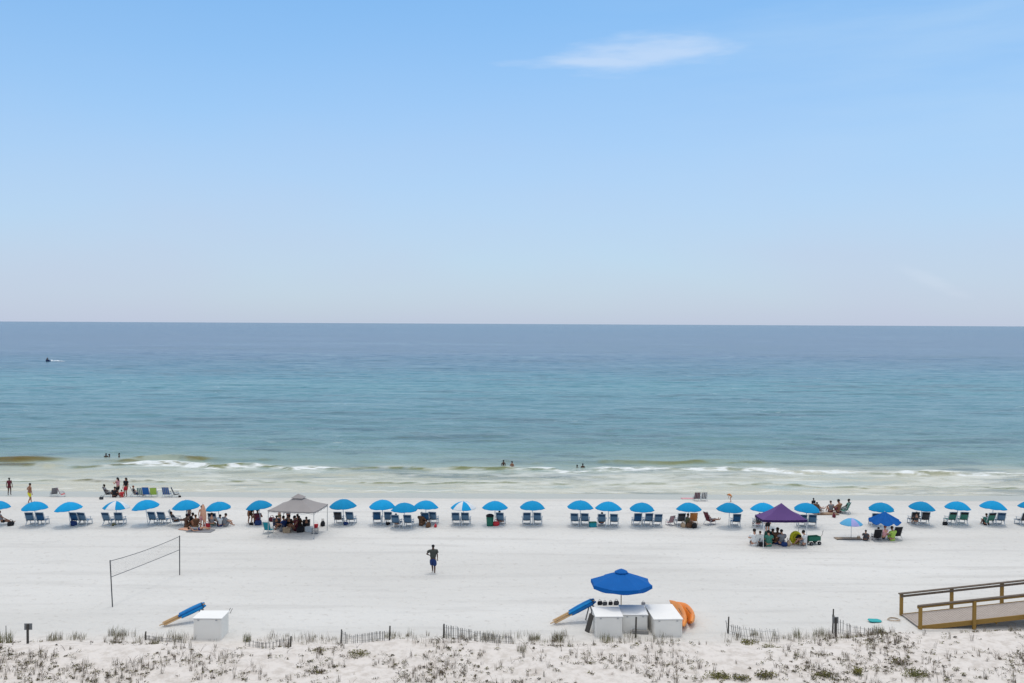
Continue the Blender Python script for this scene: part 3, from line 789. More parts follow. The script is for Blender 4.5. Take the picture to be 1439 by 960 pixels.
# pole x, base y, lean (deg, + leans the left side down), striped turn, umbrella label, reference, chairs (x, y, kind)
ROW = [
 (-3, 738, 3, None, 'blue beach umbrella cut by the left edge of the photo, over a reclining person', 'the umbrella at the left edge', []),
 (50, 739, 3, None, 'first whole blue umbrella from the left, below the man in yellow shorts', 'the first whole umbrella from left', [(44, 738, 'L'), (59, 738, 'D')]),
 (99, 740, 6, None, 'second whole blue umbrella from the left, just left of a striped one', 'the second whole umbrella from left', [(107, 738, 'D'), (118.5, 738, 'L')]),
 (163, 738, 0, 18, 'blue and white striped umbrella at the left, its right side blue and front panel blue', 'the left striped umbrella', [(152, 738, 'L'), (168.5, 738, 'L')]),
 (208, 738, 7, None, 'blue umbrella just right of the left striped one, its left side tipped down', 'the tipped umbrella right of the striped one', [(216.5, 737, 'L'), (229.5, 737, 'L')]),
 (263, 738, 3, None, 'blue umbrella above the striped reclining chair and left of the shirtless man', None, []),
 (309, 739, 5, None, 'blue umbrella over the seated family just right of the shirtless man', None, [(300, 739, 'D')]),
 (367, 737, 7, None, 'blue umbrella whose right edge touches the left corner of the grey canopy tent', None, []),
 (483, 737, 2, None, 'lone blue umbrella right of the grey canopy tent', 'the lone umbrella right of the grey tent', [(476, 737, 'G'), (493, 737, 'L')]),
 (538, 737, 2, None, 'left umbrella of the three blue ones that overlap', 'the left of three overlapping umbrellas', [(530, 737, 'D'), (546.5, 737, 'L')]),
 (568, 742, 0, None, 'middle umbrella of the three blue ones that overlap, nearest to the camera', 'the middle of three overlapping umbrellas', [(557, 741.5, 'L'), (574, 741.5, 'L')]),
 (598, 737, -1, None, 'right umbrella of the three blue ones that overlap, brown things piled under it', 'the right of three overlapping umbrellas', [(598, 738, 'D'), (609, 737, 'L')]),
 (651, 738, 0, -4, 'blue and white striped umbrella near the middle of the row, white panel in front', 'the middle striped umbrella', [(641, 738, 'L'), (654.5, 738, 'L')]),
 (695.5, 738, 0, None, 'blue umbrella over a green bin, first one right of the middle striped umbrella', 'the umbrella over the green bin', [(703.5, 738, 'L')]),
 (748, 738, 0, None, 'blue umbrella centred over two symmetrical chairs, second right of the middle striped one', 'the second umbrella right of middle stripes', [(740, 738, 'L'), (755.5, 738, 'L')]),
 (815, 739, -1, None, 'blue umbrella left of the one beside the teal cooler, nearly touching it', 'the umbrella left of the teal cooler', [(808, 739, 'L'), (822, 739, 'L')]),
 (854.5, 740, -1, None, 'blue umbrella just right of the teal cooler and beyond the big market umbrella', 'the umbrella right of the teal cooler', [(845.5, 740, 'L'), (863, 740, 'L')]),
 (902, 740, 0, None, 'blue umbrella with three chairs standing below it', 'the umbrella with three chairs', [(895, 739, 'D'), (910.5, 739, 'L'), (924, 740, 'L')]),
 (967.5, 740, -1, None, 'blue umbrella over an orange chair and a pile of brown beach gear', 'the umbrella with the brown pile', [(956, 739, 'G')]),
 (1024, 741, -2, None, 'blue umbrella standing clear of the purple tent on its left side', 'the umbrella left of the purple tent', [(1034, 740, 'D')]),
 (1072, 741, -2, None, 'blue umbrella half hidden behind the left slope of the purple tent', 'the umbrella behind purple tent left', [(1065, 741, 'G')]),
 (1132, 741, -3, None, 'blue umbrella behind the right slope of the purple tent', 'the umbrella behind purple tent right', [(1127, 741, 'L'), (1141, 741, 'L')]),
 (1238, 740, 0, None, 'blue umbrella directly behind the drooping dark blue one', 'the umbrella behind the drooping one', [(1229, 739, 'L')]),
 (1293.5, 738, -3, None, 'first blue umbrella right of the drooping dark one', 'the first umbrella right of drooping one', [(1284, 737, 'G'), (1299, 737, 'G')]),
 (1345, 738, -2, None, 'second blue umbrella right of the drooping dark one, third from the right edge', 'the third umbrella from right edge', [(1336, 737, 'T'), (1353, 737, 'T')]),
 (1394, 738, -4, None, 'last whole blue umbrella before the right edge of the photo', 'the last whole umbrella at the right', [(1390, 738, 'T'), (1405, 738, 'L')]),
 (1449, 738, -3, None, 'blue umbrella cut by the right edge of the photo', 'the umbrella at the right edge', [(1437, 738, 'G')]),
]
L_GREY = build_lounger(C['dark grey'], C['black'], M_FRAMEW)
KINDS = {'L': ('loungeL', L_BLUE, 'faded blue'), 'D': ('loungeD', L_DARK, 'dark blue'), 'T': ('loungeT', L_TEAL, 'green'), 'G': ('loungeG', L_GREY, 'dark grey')}
rnd = random.Random(4)
for (px, py, lean, stripe, lab, ref, chairs) in ROW:
    rz = R(rnd.uniform(0, 45)) if stripe is None else R(stripe)
    # lean about the view direction: right side up, left side down
    g = P(px, py)
    o = make('striped' if stripe is not None else 'blue', B_STR if stripe is not None else B_BLUE, g, rz, (rnd.uniform(.98, 1.05)) if stripe is None else .98)
    o.rotation_mode = 'QUATERNION'
    o.rotation_quaternion = (Matrix.Rotation(R(-lean), 3, 'Y') @ Matrix.Rotation(R(rnd.uniform(-3, 2)), 3, 'X') @ Matrix.Rotation(rz, 3, 'Z')).to_quaternion()
    tag(o, lab, 'umbrella', G_U)
    names = {1: [''], 2: ['left', 'right'], 3: ['left', 'middle', 'right']}.get(len(chairs), [])
    for k, (cx, cy, kd) in enumerate(chairs):
        key, bf, colr = KINDS[kd]
        c_ = make(key, bf, P(cx, cy), R(rnd.uniform(-12, 6)), 1.1)
        if len(chairs) == 1: lb = f'{colr} beach lounge chair, the only one under {ref or "the umbrella over the seated family"}'
        else: lb = f'{colr} beach lounge chair, {names[k]} one under {ref}'
        tag(c_, lb, 'beach chair', G_C)

# two odd umbrellas in front of the row
def b_droop():
    root = empty('beach_umbrella', (0, 0, 0))
    c = canopy(8, 1.15, .62, (0,), sag=.20, rings=6, power=1.0, droop=.04).build('canopy', M_DEEP, root, False); c.location = (0, 0, 1.35)
    MB().tube([(0, 0, -.2), (0, 0, 2.0)], .024, 8).build('pole', M_ALU, root, True)
    return root
tag(make('droop', b_droop, P(1243, 757), R(10), 1.0), 'dark blue pointed umbrella with drooping creased panels over a group in black chairs', 'umbrella')
B_PALE = build_umbrella([M_PALEB, M_LILAC], (0, 1, 0, 0, 1, 0, 1, 0))
o = make('pale', B_PALE, P(1196, 757), R(70), .80); tag(o, 'small pale blue and lilac umbrella on a white pole beside a dark mat', 'umbrella')

# ------------------------------------------------------------------ tents
def corner_tent(name, corners, eave, apex, val, mroof, mval, mleg, label, vent=True, hips=.10):
    """four legged canopy; corners are ground points in order"""
    cs = [Vector(q) for q in corners]; ctr = sum(cs, Vector()) / 4
    root = empty(name, ctr); tag(root, label, 'canopy tent')
    rel = [q - ctr for q in cs]; e = [Vector((q.x * 1.02, q.y * 1.02, eave)) for q in rel]; top = Vector((0, 0, apex))
    t = MB(); cut = .80 if vent else 1.0
    for i in range(4):
        a, b_ = e[i], e[(i + 1) % 4]; rows = []
        for k in range(7):
            f = cut * k / 6; row = []
            for j in range(7):
                g = j / 6; base = a.lerp(b_, g) ; q = base.lerp(top, f); s4 = 4 * g * (1 - g)
                row.append((q.x, q.y, q.z - hips * s4 * (1 - f) * .35 - .10 * math.sin(math.pi * f) * (1 - .3 * s4)))
            rows.append(row)
        t.sheet(rows)
    roof = t.build('canopy', mroof, root, True)
    t = MB()
    for i in range(4):
        a, b_ = e[i], e[(i + 1) % 4]; rows = []
        for zz in (0, -val):
            rows.append([((a.lerp(b_, j / 6)).x * 1.004, (a.lerp(b_, j / 6)).y * 1.004, a.z + zz - hips * .35 * 4 * (j / 6) * (1 - j / 6)) for j in range(7)])
        t.sheet(rows)
    t.build('valance', mval, root)
    if vent:
        t = MB()
        for i in range(4):
            a, b_ = e[i].lerp(top, .74) + Vector((0, 0, .04)), e[(i + 1) % 4].lerp(top, .74) + Vector((0, 0, .04)); tp = top + Vector((0, 0, .10))
            t.sheet([[tuple(a), tuple(b_)], [tuple(a.lerp(tp, .6)), tuple(b_.lerp(tp, .6))], [tuple(tp), tuple(tp)]])
        t.build('vent_cap', mroof, root)
    for q in rel:
        t = MB(); t.box((q.x, q.y, (eave + q.z) / 2 - .02), (.04, .04, eave - q.z)); t.box((q.x, q.y, q.z + .01), (.12, .12, .02)); t.build('leg', mleg, root)
    t = MB()
    for i in range(4):
        a, b_ = e[i] * .985, e[(i + 1) % 4] * .985
        for k in range(4):
            p0, p1 = a.lerp(b_, k / 4), a.lerp(b_, (k + 1) / 4); z0, z1 = eave - .04, eave - .22
            if k % 2: z0, z1 = z1, z0
            t.beam((p0.x, p0.y, z0), (p1.x, p1.y, z1), .014, .02); t.beam((p0.x, p0.y, z1), (p1.x, p1.y, z0), .014, .02)
    t.build('truss_frame', mleg, root)
    return root
EV = 1.95
ga = [PZ(377, 717, EV), PZ(441, 719.5, EV), PZ(460, 708.5, EV)]
ga.append(ga[0] + ga[2] - ga[1])
corner_tent('canopy_tent', [(q.x, q.y, gz(q.x, q.y)) for q in ga], EV, 2.85, .10, M_GREYC, M_GREYC, M_ALU, 'grey pop up canopy tent with a small vent cap shading a crowd left of centre')
EV = 1.95
pa = [PZ(1073, 730.5, EV), PZ(1134, 730.5, EV), PZ(1122.5, 722.5, EV), PZ(1062, 723.5, EV)]
corner_tent('canopy_tent', [(q.x, q.y, gz(q.x, q.y)) for q in pa], EV, 2.95, .16, M_PURP, M_PURPD, M_POLEW, 'purple pop up canopy tent on white legs right of centre', vent=False)

# ------------------------------------------------------------------ folding chairs, each with its own look
def fchair(px, py, colr, label, rz=0.0, s=1.0, frame=M_ALU, stripes=None):
    key = 'fc_' + colr + str(stripes)
    o = make(key, build_lowchair(C[colr], frame, stripes=C[stripes] if stripes else None), P(px, py), R(rz), s)
    tag(o, label, 'beach chair'); return o
fchair(76, 697.5, 'grey', 'grey folding chair tipped low beside the red one near the water', 40, .95)
fchair(86, 698, 'red', 'red folding chair near the water at the left', -55, .95)
fchair(150, 698, 'dark grey', 'dark grey folding chair holding a person left of the two women', -70, 1.05)
fchair(189, 698, 'dark grey', 'dark folding chair with a seated person, left end of the waterside chair line', -60, 1.1, stripes='blue')
fchair(198.5, 698, 'green', 'green striped folding chair left of the blue one by the water', 0, 1.0, stripes='white')
fchair(206, 698.5, 'blue', 'solid blue folding chair between the green striped and lime ones by the water', 0, 1.1)
fchair(216, 698.5, 'lime', 'lime green folding chair by the water', 10, 1.05)
fchair(234, 698.5, 'blue', 'blue and grey striped folding chair standing apart, right of the lime one', 0, 1.1, stripes='grey')
fchair(246, 698.5, 'black', 'black folding chair at the right end of the chair line by the water', -75, 1.05)
fchair(246, 738, 'black', 'black and white striped reclining chair left of the sunbathing crowd', -80, 1.35, M_FRAMEW, stripes='white')
fchair(377, 749, 'teal', 'teal folding chair at the front left corner of the grey tent', -15, 1.0)
fchair(979, 704, 'maroon', 'maroon and grey striped folding chair by the water, left of the pair', 5, .95, stripes='grey')
fchair(989, 704, 'white', 'white and black striped folding chair by the water, right of the pair', 0, .95, stripes='black')
fchair(942, 738, 'grey', 'grey folding chair draped and folded low between the three chairs and the brown pile', 30, .9, stripes='pink')
fchair(974, 736, 'orange', 'orange folding chair under the umbrella with the brown pile', 0, 1.05, M_WOODP)
fchair(997, 737, 'maroon', 'maroon side-on chair with a reclining person, left of the tent', -65, 1.15)
fchair(1150, 722, 'brown', 'brown folding chair at the left end of the reclining group near the water', -50, 1.0)
fchair(1188, 722, 'green', 'green folding chair at the right end of the reclining group near the water', 50, 1.1)
fchair(1232, 760, 'black', 'black folding chair at the left below the drooping umbrella', 0, 1.05)
fchair(1259, 758, 'black', 'tall black folding chair at the right below the drooping umbrella', 10, 1.15)
fchair(1078, 762, 'green', 'green folding chair under the front left leg of the purple tent', 0, 1.0)
fchair(1066, 767, 'white', 'white folding chair left of the purple tent with a seated person', 0, 1.0)
fchair(430, 745, 'dark grey', 'dark folding chair in the middle of the crowd under the grey tent', 20, 1.0)
fchair(389, 743, 'navy', 'navy folding chair behind the teal one under the grey tent', 10, 1.0)
fchair(408, 744, 'olive', 'olive folding chair at the centre of the crowd under the grey tent', -10, 1.0)

# ------------------------------------------------------------------ people
person(P(3, 738), 'sit', 'person reclining under the umbrella at the left edge in a lilac top', R(-40), 1.0, 'tan', 'tank', 'grey', 'trunks', 'black', hairc='black')
person(P(13, 696), 'stand', 'person standing by the water at far left in dark red swimwear', R(10), .93, 'dark', 'tank', 'maroon', 'trunks', 'maroon', hairc='black')
person(P(41, 707.5), 'walk', 'shirtless man in yellow shorts walking near the left edge', R(-30), 1.0, 'tan', None, '', 'shorts', 'yellow', hairc='black')
person(P(149.5, 698), 'sit', 'person in grey seated on a chair left of the two standing women', R(-70), 1.0, 'dark', 'shirt', 'grey', 'shorts', 'dark grey', hairc='black')
person(P(161, 699), 'ground', 'person in black crouching in front of the two women by the water', R(0), 1.05, 'tan', 'shirt', 'black', 'shorts', 'black', hairc='black')
person(P(166, 697.5), 'arms', 'woman in a pink top standing by the water, left of the pair', R(70), 1.0, 'light', 'tank', 'pink', 'shorts', 'black', 'long hair', 'black')
person(P(177, 698), 'stand', 'long haired woman in a red skirt standing by the water, right of the pair', R(160), 1.0, 'tan', 'shirt', 'black', 'shorts', 'red', 'long hair', 'black')
person(P(171, 699), 'ground', 'child in red sitting on the sand between the two women', R(30), .75, 'light', 'shirt', 'red', 'shorts', 'red')
person(P(190, 698), 'sit', 'person in dark clothes seated at the left end of the chair line', R(-60), .9, 'light', 'shirt', 'dark grey', 'shorts', 'navy', hairc='red')
person(P(247, 738), 'lounge', 'person lying back in the black and white striped chair', R(-80), 1.0, 'tan', 'shirt', 'dark grey', 'shorts', 'black', hairc='black')
person(P(262, 741), 'ground', 'shirtless person sitting on the sand right of the striped chair', R(-20), 1.1, 'dark', None, '', 'shorts', 'brown', hairc='black')
person(P(265.5, 737), 'stand', 'sunburnt person standing under the umbrella left of the shirtless man', R(150), .9, 'light', None, '', 'trunks', 'maroon', hairc='black')
person(P(283.5, 742), 'stand', 'tall shirtless man standing beside the folded salmon umbrella', R(-10), .98, 'light', None, '', 'shorts', 'pink', hairc='black')
person(P(275, 742), 'ground', 'person in brown sitting on the sand just left of the shirtless man', R(30), 1.1, 'tan', 'tank', 'brown', 'trunks', 'olive', hairc='brown')
person(P(279, 746), 'lie', 'person lying on a grey towel in front of the shirtless man', R(-80), 1.0, 'light', 'tank', 'grey', 'trunks', 'navy')
person(P(298, 741), 'sit', 'broad person in a grey shirt seated left under the family umbrella', R(10), 1.05, 'light', 'shirt', 'grey', 'shorts', 'darkgreen', hairc='brown', dz=-.05)
person(P(309.5, 740), 'ground', 'child sitting at the middle under the family umbrella', R(20), 1.0, 'light', 'shirt', 'white', 'shorts', 'navy', hairc='black')
person(P(316.5, 740), 'ground', 'child in grey sitting at the right under the family umbrella', R(-40), 1.1, 'light', 'shirt', 'grey', 'shorts', 'grey', hairc='brown')
person(P(351, 735), 'bend', 'sunburnt person bending under the umbrella left of the grey tent', R(-150), 1.05, 'tan', None, '', 'shorts', 'brown', hairc='black')
person(P(362, 736), 'ground', 'person in maroon sitting under the umbrella left of the grey tent', R(20), 1.25, 'tan', 'tank', 'maroon', 'trunks', 'maroon', hairc='brown')
person(P(392.5, 738), 'arms', 'sunburnt person standing at the left under the grey tent', R(-120), .86, 'light', None, '', 'trunks', 'olive', hairc='brown')
person(P(405, 741), 'arms', 'person in a maroon top standing in the middle under the grey tent', R(160), .84, 'light', 'shirt', 'maroon', 'shorts', 'brown', 'long hair', 'brown')
person(P(408, 744.5), 'sit', 'person in black seated at the centre under the grey tent', R(-10), 1.1, 'tan', 'tank', 'black', 'shorts', 'black', hairc='black', dz=-.08)
person(P(415, 746), 'ground', 'person in maroon sitting on the sand at the front centre under the grey tent', R(120), 1.25, 'tan', 'tank', 'maroon', 'trunks', 'maroon', hairc='black')
person(P(430, 745.5), 'sit', 'person in black and white seated at the right under the grey tent', R(20), 1.0, 'tan', 'shirt', 'black', 'shorts', 'white', hairc='black', dz=-.08)
person(P(389, 743.5), 'sit', 'person in dark clothes seated just behind the teal chair', R(10), 1.0, 'tan', 'shirt', 'dark grey', 'shorts', 'navy', hairc='black', dz=-.08)
person(P(399, 745.5), 'ground', 'person in navy sitting on the sand left of centre in front under the grey tent', R(60), 1.2, 'tan', 'shirt', 'navy', 'shorts', 'black', hairc='black')
person(P(422, 744), 'sit', 'person in brown seated between the middle and right under the grey tent', R(-20), 1.0, 'dark', 'shirt', 'brown', 'shorts', 'black', hairc='black', dz=-.08)
person(P(418, 741), 'ground', 'child in black sitting at the back under the grey tent', R(10), 1.1, 'tan', 'shirt', 'black', 'shorts', 'black', hairc='black')
person(P(1086, 764), 'ground', 'person in black sitting just behind the green shirted one under the purple tent', R(-10), 1.15, 'tan', 'shirt', 'black', 'shorts', 'black', hairc='black')
person(P(270, 739), 'ground', 'person in black sitting between the striped chair and the shirtless man', R(-60), 1.1, 'tan', 'shirt', 'black', 'shorts', 'brown', hairc='black')
man = person(P(608.5, 806), 'walk', 'man in a charcoal shirt and blue shorts walking alone across the open sand', R(4), 1.02, 'dark', 'shirt', 'charcoal', 'shorts', 'navy', hairc='black')
man.scale = (1.08, 1.08, 1.03)
for k in man.children:
    if k.name.startswith('shirt'): k.scale = (1.13, 1.25, 1.10); k.location.z = -.14
    if k.name.startswith('shorts'): k.scale = (1.08, 1.12, 1.15); k.location.z = -.19
person(P(557, 741), 'sit', 'person in a mauve shirt seated under the middle overlapping umbrella', R(-5), .95, 'light', 'shirt', 'grey', 'shorts', 'grey', hairc='black')
person(P(592, 739), 'ground', 'person in brown sitting left below the right overlapping umbrella', R(-30), 1.15, 'tan', 'shirt', 'brown', 'shorts', 'brown', hairc='black')
person(P(702.5, 738), 'sit', 'dark haired person seated beside the green bin', R(-10), 1.0, 'tan', 'shirt', 'grey', 'shorts', 'grey', hairc='black')
person(P(845.5, 740), 'sit', 'person seated in the chair just right of the teal cooler', R(0), 1.0, 'tan', 'shirt', 'grey', 'shorts', 'navy', hairc='black')
person(P(966, 740), 'ground', 'person in olive sitting on the sand beside the brown pile', R(-60), 1.1, 'light', 'shirt', 'olive', 'shorts', 'tan', hairc='brown')
person(P(998.5, 737), 'lounge', 'person reclining in the maroon chair seen from the side', R(-68), .95, 'tan', 'tank', 'maroon', 'trunks', 'maroon', hairc='brown')
person(P(1028, 705.5), 'bend', 'child in orange bending over at the edge of the wet sand', R(70), .62, 'light', 'shirt', 'orange', 'trunks', 'tan', hairc='blond')
person(P(1066, 741), 'sit', 'person in maroon seated behind the front left corner of the purple tent', R(10), 1.0, 'light', 'shirt', 'maroon', 'shorts', 'pink', hairc='brown')
person(P(1079, 751), 'stand', 'person in a slate shirt standing under the left side of the purple tent', R(10), 1.0, 'light', 'shirt', 'grey', 'shorts', 'black', hairc='black')
person(P(1060, 767), 'ground', 'person in a white shirt sitting left of the purple tent', R(-10), 1.3, 'light', 'shirt', 'white', 'shorts', 'white', hairc='black')
person(P(1066.5, 767), 'sit', 'person in grey seated in the white chair left of the purple tent', R(10), .95, 'light', 'shirt', 'grey', 'shorts', 'grey', hairc='brown')
person(P(1080, 768), 'ground', 'person in a green shirt sitting at the front left under the purple tent', R(0), 1.25, 'light', 'shirt', 'green', 'shorts', 'green', hairc='black')
person(P(1092.5, 765), 'ground', 'brown haired person sitting at the middle under the purple tent', R(-20), 1.3, 'tan', 'tank', 'brown', 'shorts', 'navy', 'long hair', 'brown')
person(P(1098.5, 766), 'ground', 'person in grey sitting right of the brown haired one under the purple tent', R(10), 1.2, 'light', 'shirt', 'grey', 'shorts', 'navy', hairc='black')
person(P(1119.5, 766), 'bend', 'person in black leaning over beside the yellow float', R(-70), .62, 'tan', 'shirt', 'black', 'shorts', 'black', hairc='black')
person(P(1130, 767), 'ground', 'person in a white shirt sitting at the right front of the purple tent', R(60), 1.2, 'light', 'shirt', 'white', 'shorts', 'grey', hairc='black')
person(P(1143, 721), 'stand', 'dark clothed person at the left end of the group near the water', R(200), .72, 'dark', 'shirt', 'black', 'shorts', 'black', hairc='black')
person(P(1151, 721), 'lounge', 'person lying back in the brown chair in the group near the water', R(-50), .9, 'light', 'tank', 'olive', 'trunks', 'brown', hairc='brown')
person(P(1167.5, 720), 'ground', 'person sitting in the middle of the group near the water', R(0), 1.05, 'light', 'tank', 'grey', 'trunks', 'maroon', hairc='brown')
person(P(1179, 721), 'ground', 'sunburnt person sitting right of the middle in the group near the water', R(30), 1.25, 'tan', None, '', 'shorts', 'maroon', hairc='black')
person(P(1189.5, 720), 'sit', 'dark haired person in the green chair right of the reclining waterside group', R(50), 1.05, 'dark', 'shirt', 'green', 'shorts', 'green', hairc='black', dz=-.05)
person(P(1216.5, 760), 'ground', 'child in dark clothes sitting between the mat and the drooping umbrella', R(-30), .85, 'tan', 'shirt', 'dark grey', 'shorts', 'dark grey', hairc='black')
person(P(1241.5, 760), 'sit', 'red haired person seated below the drooping umbrella', R(10), 1.05, 'light', 'tank', 'pink', 'shorts', 'black', hairc='red', dz=-.05)
person(P(1254, 760), 'ground', 'person in a lime green shirt sitting below the drooping umbrella', R(20), 1.15, 'light', 'shirt', 'lime', 'shorts', 'lime', hairc='brown')
person(P(1233, 759), 'sit', 'person in black seated in the left black chair below the drooping umbrella', R(0), .9, 'tan', 'shirt', 'black', 'shorts', 'black', hairc='black', dz=-.05)
person(P(1287, 738), 'sit', 'person in grey under the first umbrella right of the drooping one', R(-10), .95, 'light', 'shirt', 'dark grey', 'shorts', 'grey', hairc='black')
person(P(1386.5, 738), 'ground', 'person in green sitting left under the last whole umbrella', R(0), 1.0, 'tan', 'shirt', 'green', 'shorts', 'black', hairc='brown')
# bathers in the sea: water level cuts them
def bather(px, py, label, sunk, rz=0, s=1.0, skin='dark', hair='hair'):
    q = PZ(px, py, SEA_Z)
    person(q, 'stand', label, R(rz), s, skin, None, '', 'trunks', 'navy', hair, 'black', dz=-sunk)
bather(149, 643, 'swimmer at the left of the three heads beyond the breaking waves', 1.22, 20, 1.0)
bather(153.5, 643, 'swimmer next to the leftmost one beyond the breaking waves', 1.30, -70, 1.0)
bather(167.5, 643, 'swimmer apart at the right of the three heads at left', 1.20, 120, 1.0)
bather(707.5, 655.5, 'bather standing chest deep near the middle of the surf, left of two', 1.00, 10, 1.0)
bather(719.5, 657.5, 'bather standing chest deep near the middle of the surf, right of two', .98, -30, 1.0, 'tan')
bather(811, 657, 'small head of a bather left of another, right of the middle', 1.42, 0, 1.0)
bather(819, 657, 'bather up to the shoulders right of the small head', 1.28, 0, 1.0)

# ------------------------------------------------------------------ beach gear
cooler(P(833, 740.5), 'teal', 'teal cooler standing left of a chair beyond the market umbrella', R(10), .95, 'darkgreen')
def bin_(p, label):
    root = empty('litter_bin', p); tag(root, label, 'bin')
    t = MB(); t.tube([(0, 0, 0), (0, 0, .05), (0, 0, .72)], [.24, .25, .29], 14); t.build('bin_body', C['darkgreen'], root, True)
    t = MB(); t.tube([(0, 0, .72), (0, 0, .80)], [.31, .31], 14); t.ball((0, 0, .80), (.30, .30, .12), 12, 6); t.build('lid', C['black'], root, True)
bin_(P(688.5, 739), 'dark green bin with a black domed lid under an umbrella near the middle')
bag(P(697, 739), 'red', 'dark red bag on the sand between the green bin and a chair')
bag(P(363, 738), 'navy', 'navy bag on the sand left of the teal chair', 10, 1.1)
bag(P(353, 738), 'black', 'small black bag lying left of the navy one', 60, .6)
bag(P(453.5, 739), 'black', 'black bag right of the grey tent', 80, 1.1)
bag(P(545, 738), 'black', 'black bag between the chairs of the left overlapping umbrella', 0, .7)
bag(P(486, 738), 'navy', 'navy bag between the two chairs right of the grey tent', 0, .75)
bag(P(160, 739), 'olive', 'olive bag between the two chairs under the left striped umbrella', 0, .6)
bag(P(612, 741), 'red', 'flat red and black bag below the right overlapping umbrella', 80, .7)
bag(P(602, 741), 'brown', 'brown bag heaped below the right overlapping umbrella', 20, 1.1)
bag(P(976, 742), 'black', 'black bag at the right of the brown pile', 70, 1.1)
bag(P(969, 741.5), 'brown', 'brown bag at the middle of the brown pile', 10, 1.2)
bag(P(960, 741), 'tan', 'tan bag at the left of the brown pile', -20, 1.0)
bag(P(103, 739), 'navy', 'dark blue bag left of the chairs under the second whole umbrella', 0, 1.1)
bag(P(15, 739), 'black', 'black bag on the sand at the left edge', 70, 1.0)
bag(P(142.5, 702), 'dark grey', 'grey bag on the sand left of the women by the water', 60, .7)
bag(P(252.5, 699), 'black', 'tiny black bag right of the chair line by the water', 0, .5)
bag(P(1108, 767), 'tan', 'tan bag on the sand below the middle of the purple tent', 20, 1.1)
bag(P(1102, 768), 'navy', 'navy bag left of the tan one below the purple tent', 0, .9)
bag(P(1172, 727), 'maroon', 'maroon bag on the sand in front of the group near the water', 80, .9)
bag(P(1328, 738), 'black', 'black bag left of the green chairs under the third umbrella from the right edge', 0, .8)
bag(P(1206.5, 757), 'tan', 'small tan bag right of the small pale umbrella', 0, .5)
bag(P(397, 747), 'grey', 'pale grey bag in front of the crowd under the grey tent', 10, 1.0)
bag(P(422, 748), 'black', 'black bag in front of the crowd under the grey tent', 70, 1.3)
bag(P(291, 741), 'red', 'red bag at the foot of the folded salmon umbrella', 0, .9)
bag(P(382, 733), 'maroon', 'maroon bag under the back left corner of the grey tent', 0, 1.0)
cooler(P(403, 748.5), 'tan', 'tan cooler at the front of the crowd under the grey tent', R(0), .9, 'tan')
cooler(P(434, 747), 'white', 'white cooler at the right front under the grey tent', R(-10), .9)
cooler(P(1071, 768), 'black', 'black cooler at the front left under the purple tent', R(0), .7, 'black')
def crate(p, label):
    root = empty('wire_basket', p); tag(root, label, 'basket')
    t = MB()
    for k in range(5):
        z = .02 + .09 * k
        for a, b_ in (((-.22, -.15), (.22, -.15)), ((.22, -.15), (.22, .15)), ((.22, .15), (-.22, .15)), ((-.22, .15), (-.22, -.15))): t.beam((*a, z), (*b_, z), .018, .018)
    for x in (-.22, -.07, .07, .22):
        for y in (-.15, .15): t.beam((x, y, 0), (x, y, .40), .018, .018)
    t.build('basket_frame', C['grey'], root)
    t = MB(); t.box((0, 0, .02), (.42, .28, .02)); t.build('basket_floor', C['grey'], root)
crate(P(442.5, 750), 'grey wire basket standing at the front right corner of the grey tent')
def pail(p, label):
    root = empty('sand_pail', p); tag(root, label, 'pail')
    t = MB(); t.tube([(0, 0, 0), (0, 0, .28)], [.13, .18], 12); t.build('pail_body', C['red'], root, True)
    MB().tube([(-.18, 0, .28), (-.12, 0, .42), (0, 0, .47), (.12, 0, .42), (.18, 0, .28)], .012, 5).build('handle', C['white'], root)
pail(P(444, 742), 'red pail standing under the right side of the grey tent')
towel(P(282, 746.5), 'grey', 'grey towel under the lying person in front of the shirtless man', 1.9, .9, R(85))
towel(P(268, 744.5), 'peach', 'peach towel on the sand left of the grey one', 1.7, .8, R(70))
towel(P(1192, 757.5), 'dark grey', 'dark mat spread under the small pale umbrella', .7, 1.9, 0, 'tan')
towel(P(967, 701), 'pink', 'pink towel lying flat below the striped chairs by the water', .5, 1.3, 0)
towel(P(1160, 722.5), 'brown', 'brown and tan towel in front of the reclining group near the water', .9, 2.0, 0, 'tan')
def folded_umbrella(p, colr, label, lean, L=2.0):
    root = empty('folded_umbrella', p); root.rotation_euler = lean; tag(root, label, 'folded umbrella')
    rows = []
    for k in range(9):
        f = k / 8; r = (.03 + .11 * math.sin(math.pi * min(1, (1 - f) * .9 + .05)) ** .8)
        rows.append([(r * math.cos(a) * (1 + .22 * math.sin(6 * a)), r * math.sin(a) * (1 + .22 * math.sin(6 * a)), L * (.25 + .7 * f)) for a in [2 * math.pi * j / 24 for j in range(25)]])
    MB().sheet(rows).build('canopy', C[colr], root, True)
    MB().tube([(0, 0, -.2), (0, 0, L)], .02, 7).build('pole', M_POLEW, root)
folded_umbrella(P(289, 743), 'peach', 'folded salmon umbrella standing upright right of the shirtless man', (R(4), R(-5), 0), 1.95)
def float_ring(p, label):
    root = empty('pool_float', p); tag(root, label, 'float')
    t = MB(); pts = [(.30 * math.cos(a), 0, .42 + .36 * math.sin(a)) for a in [2 * math.pi * j / 20 for j in range(21)]]
    t.tube(pts, .13, 8, cap=False); t.build('ring', C['yellow'], root, True)
    t = MB(); t.ball((0, .04, .42), (.22, .05, .28)); t.build('inner_panel', C['yellow'], root, True)
float_ring(P(1118, 764), 'big yellow float standing on edge under the right side of the purple tent')
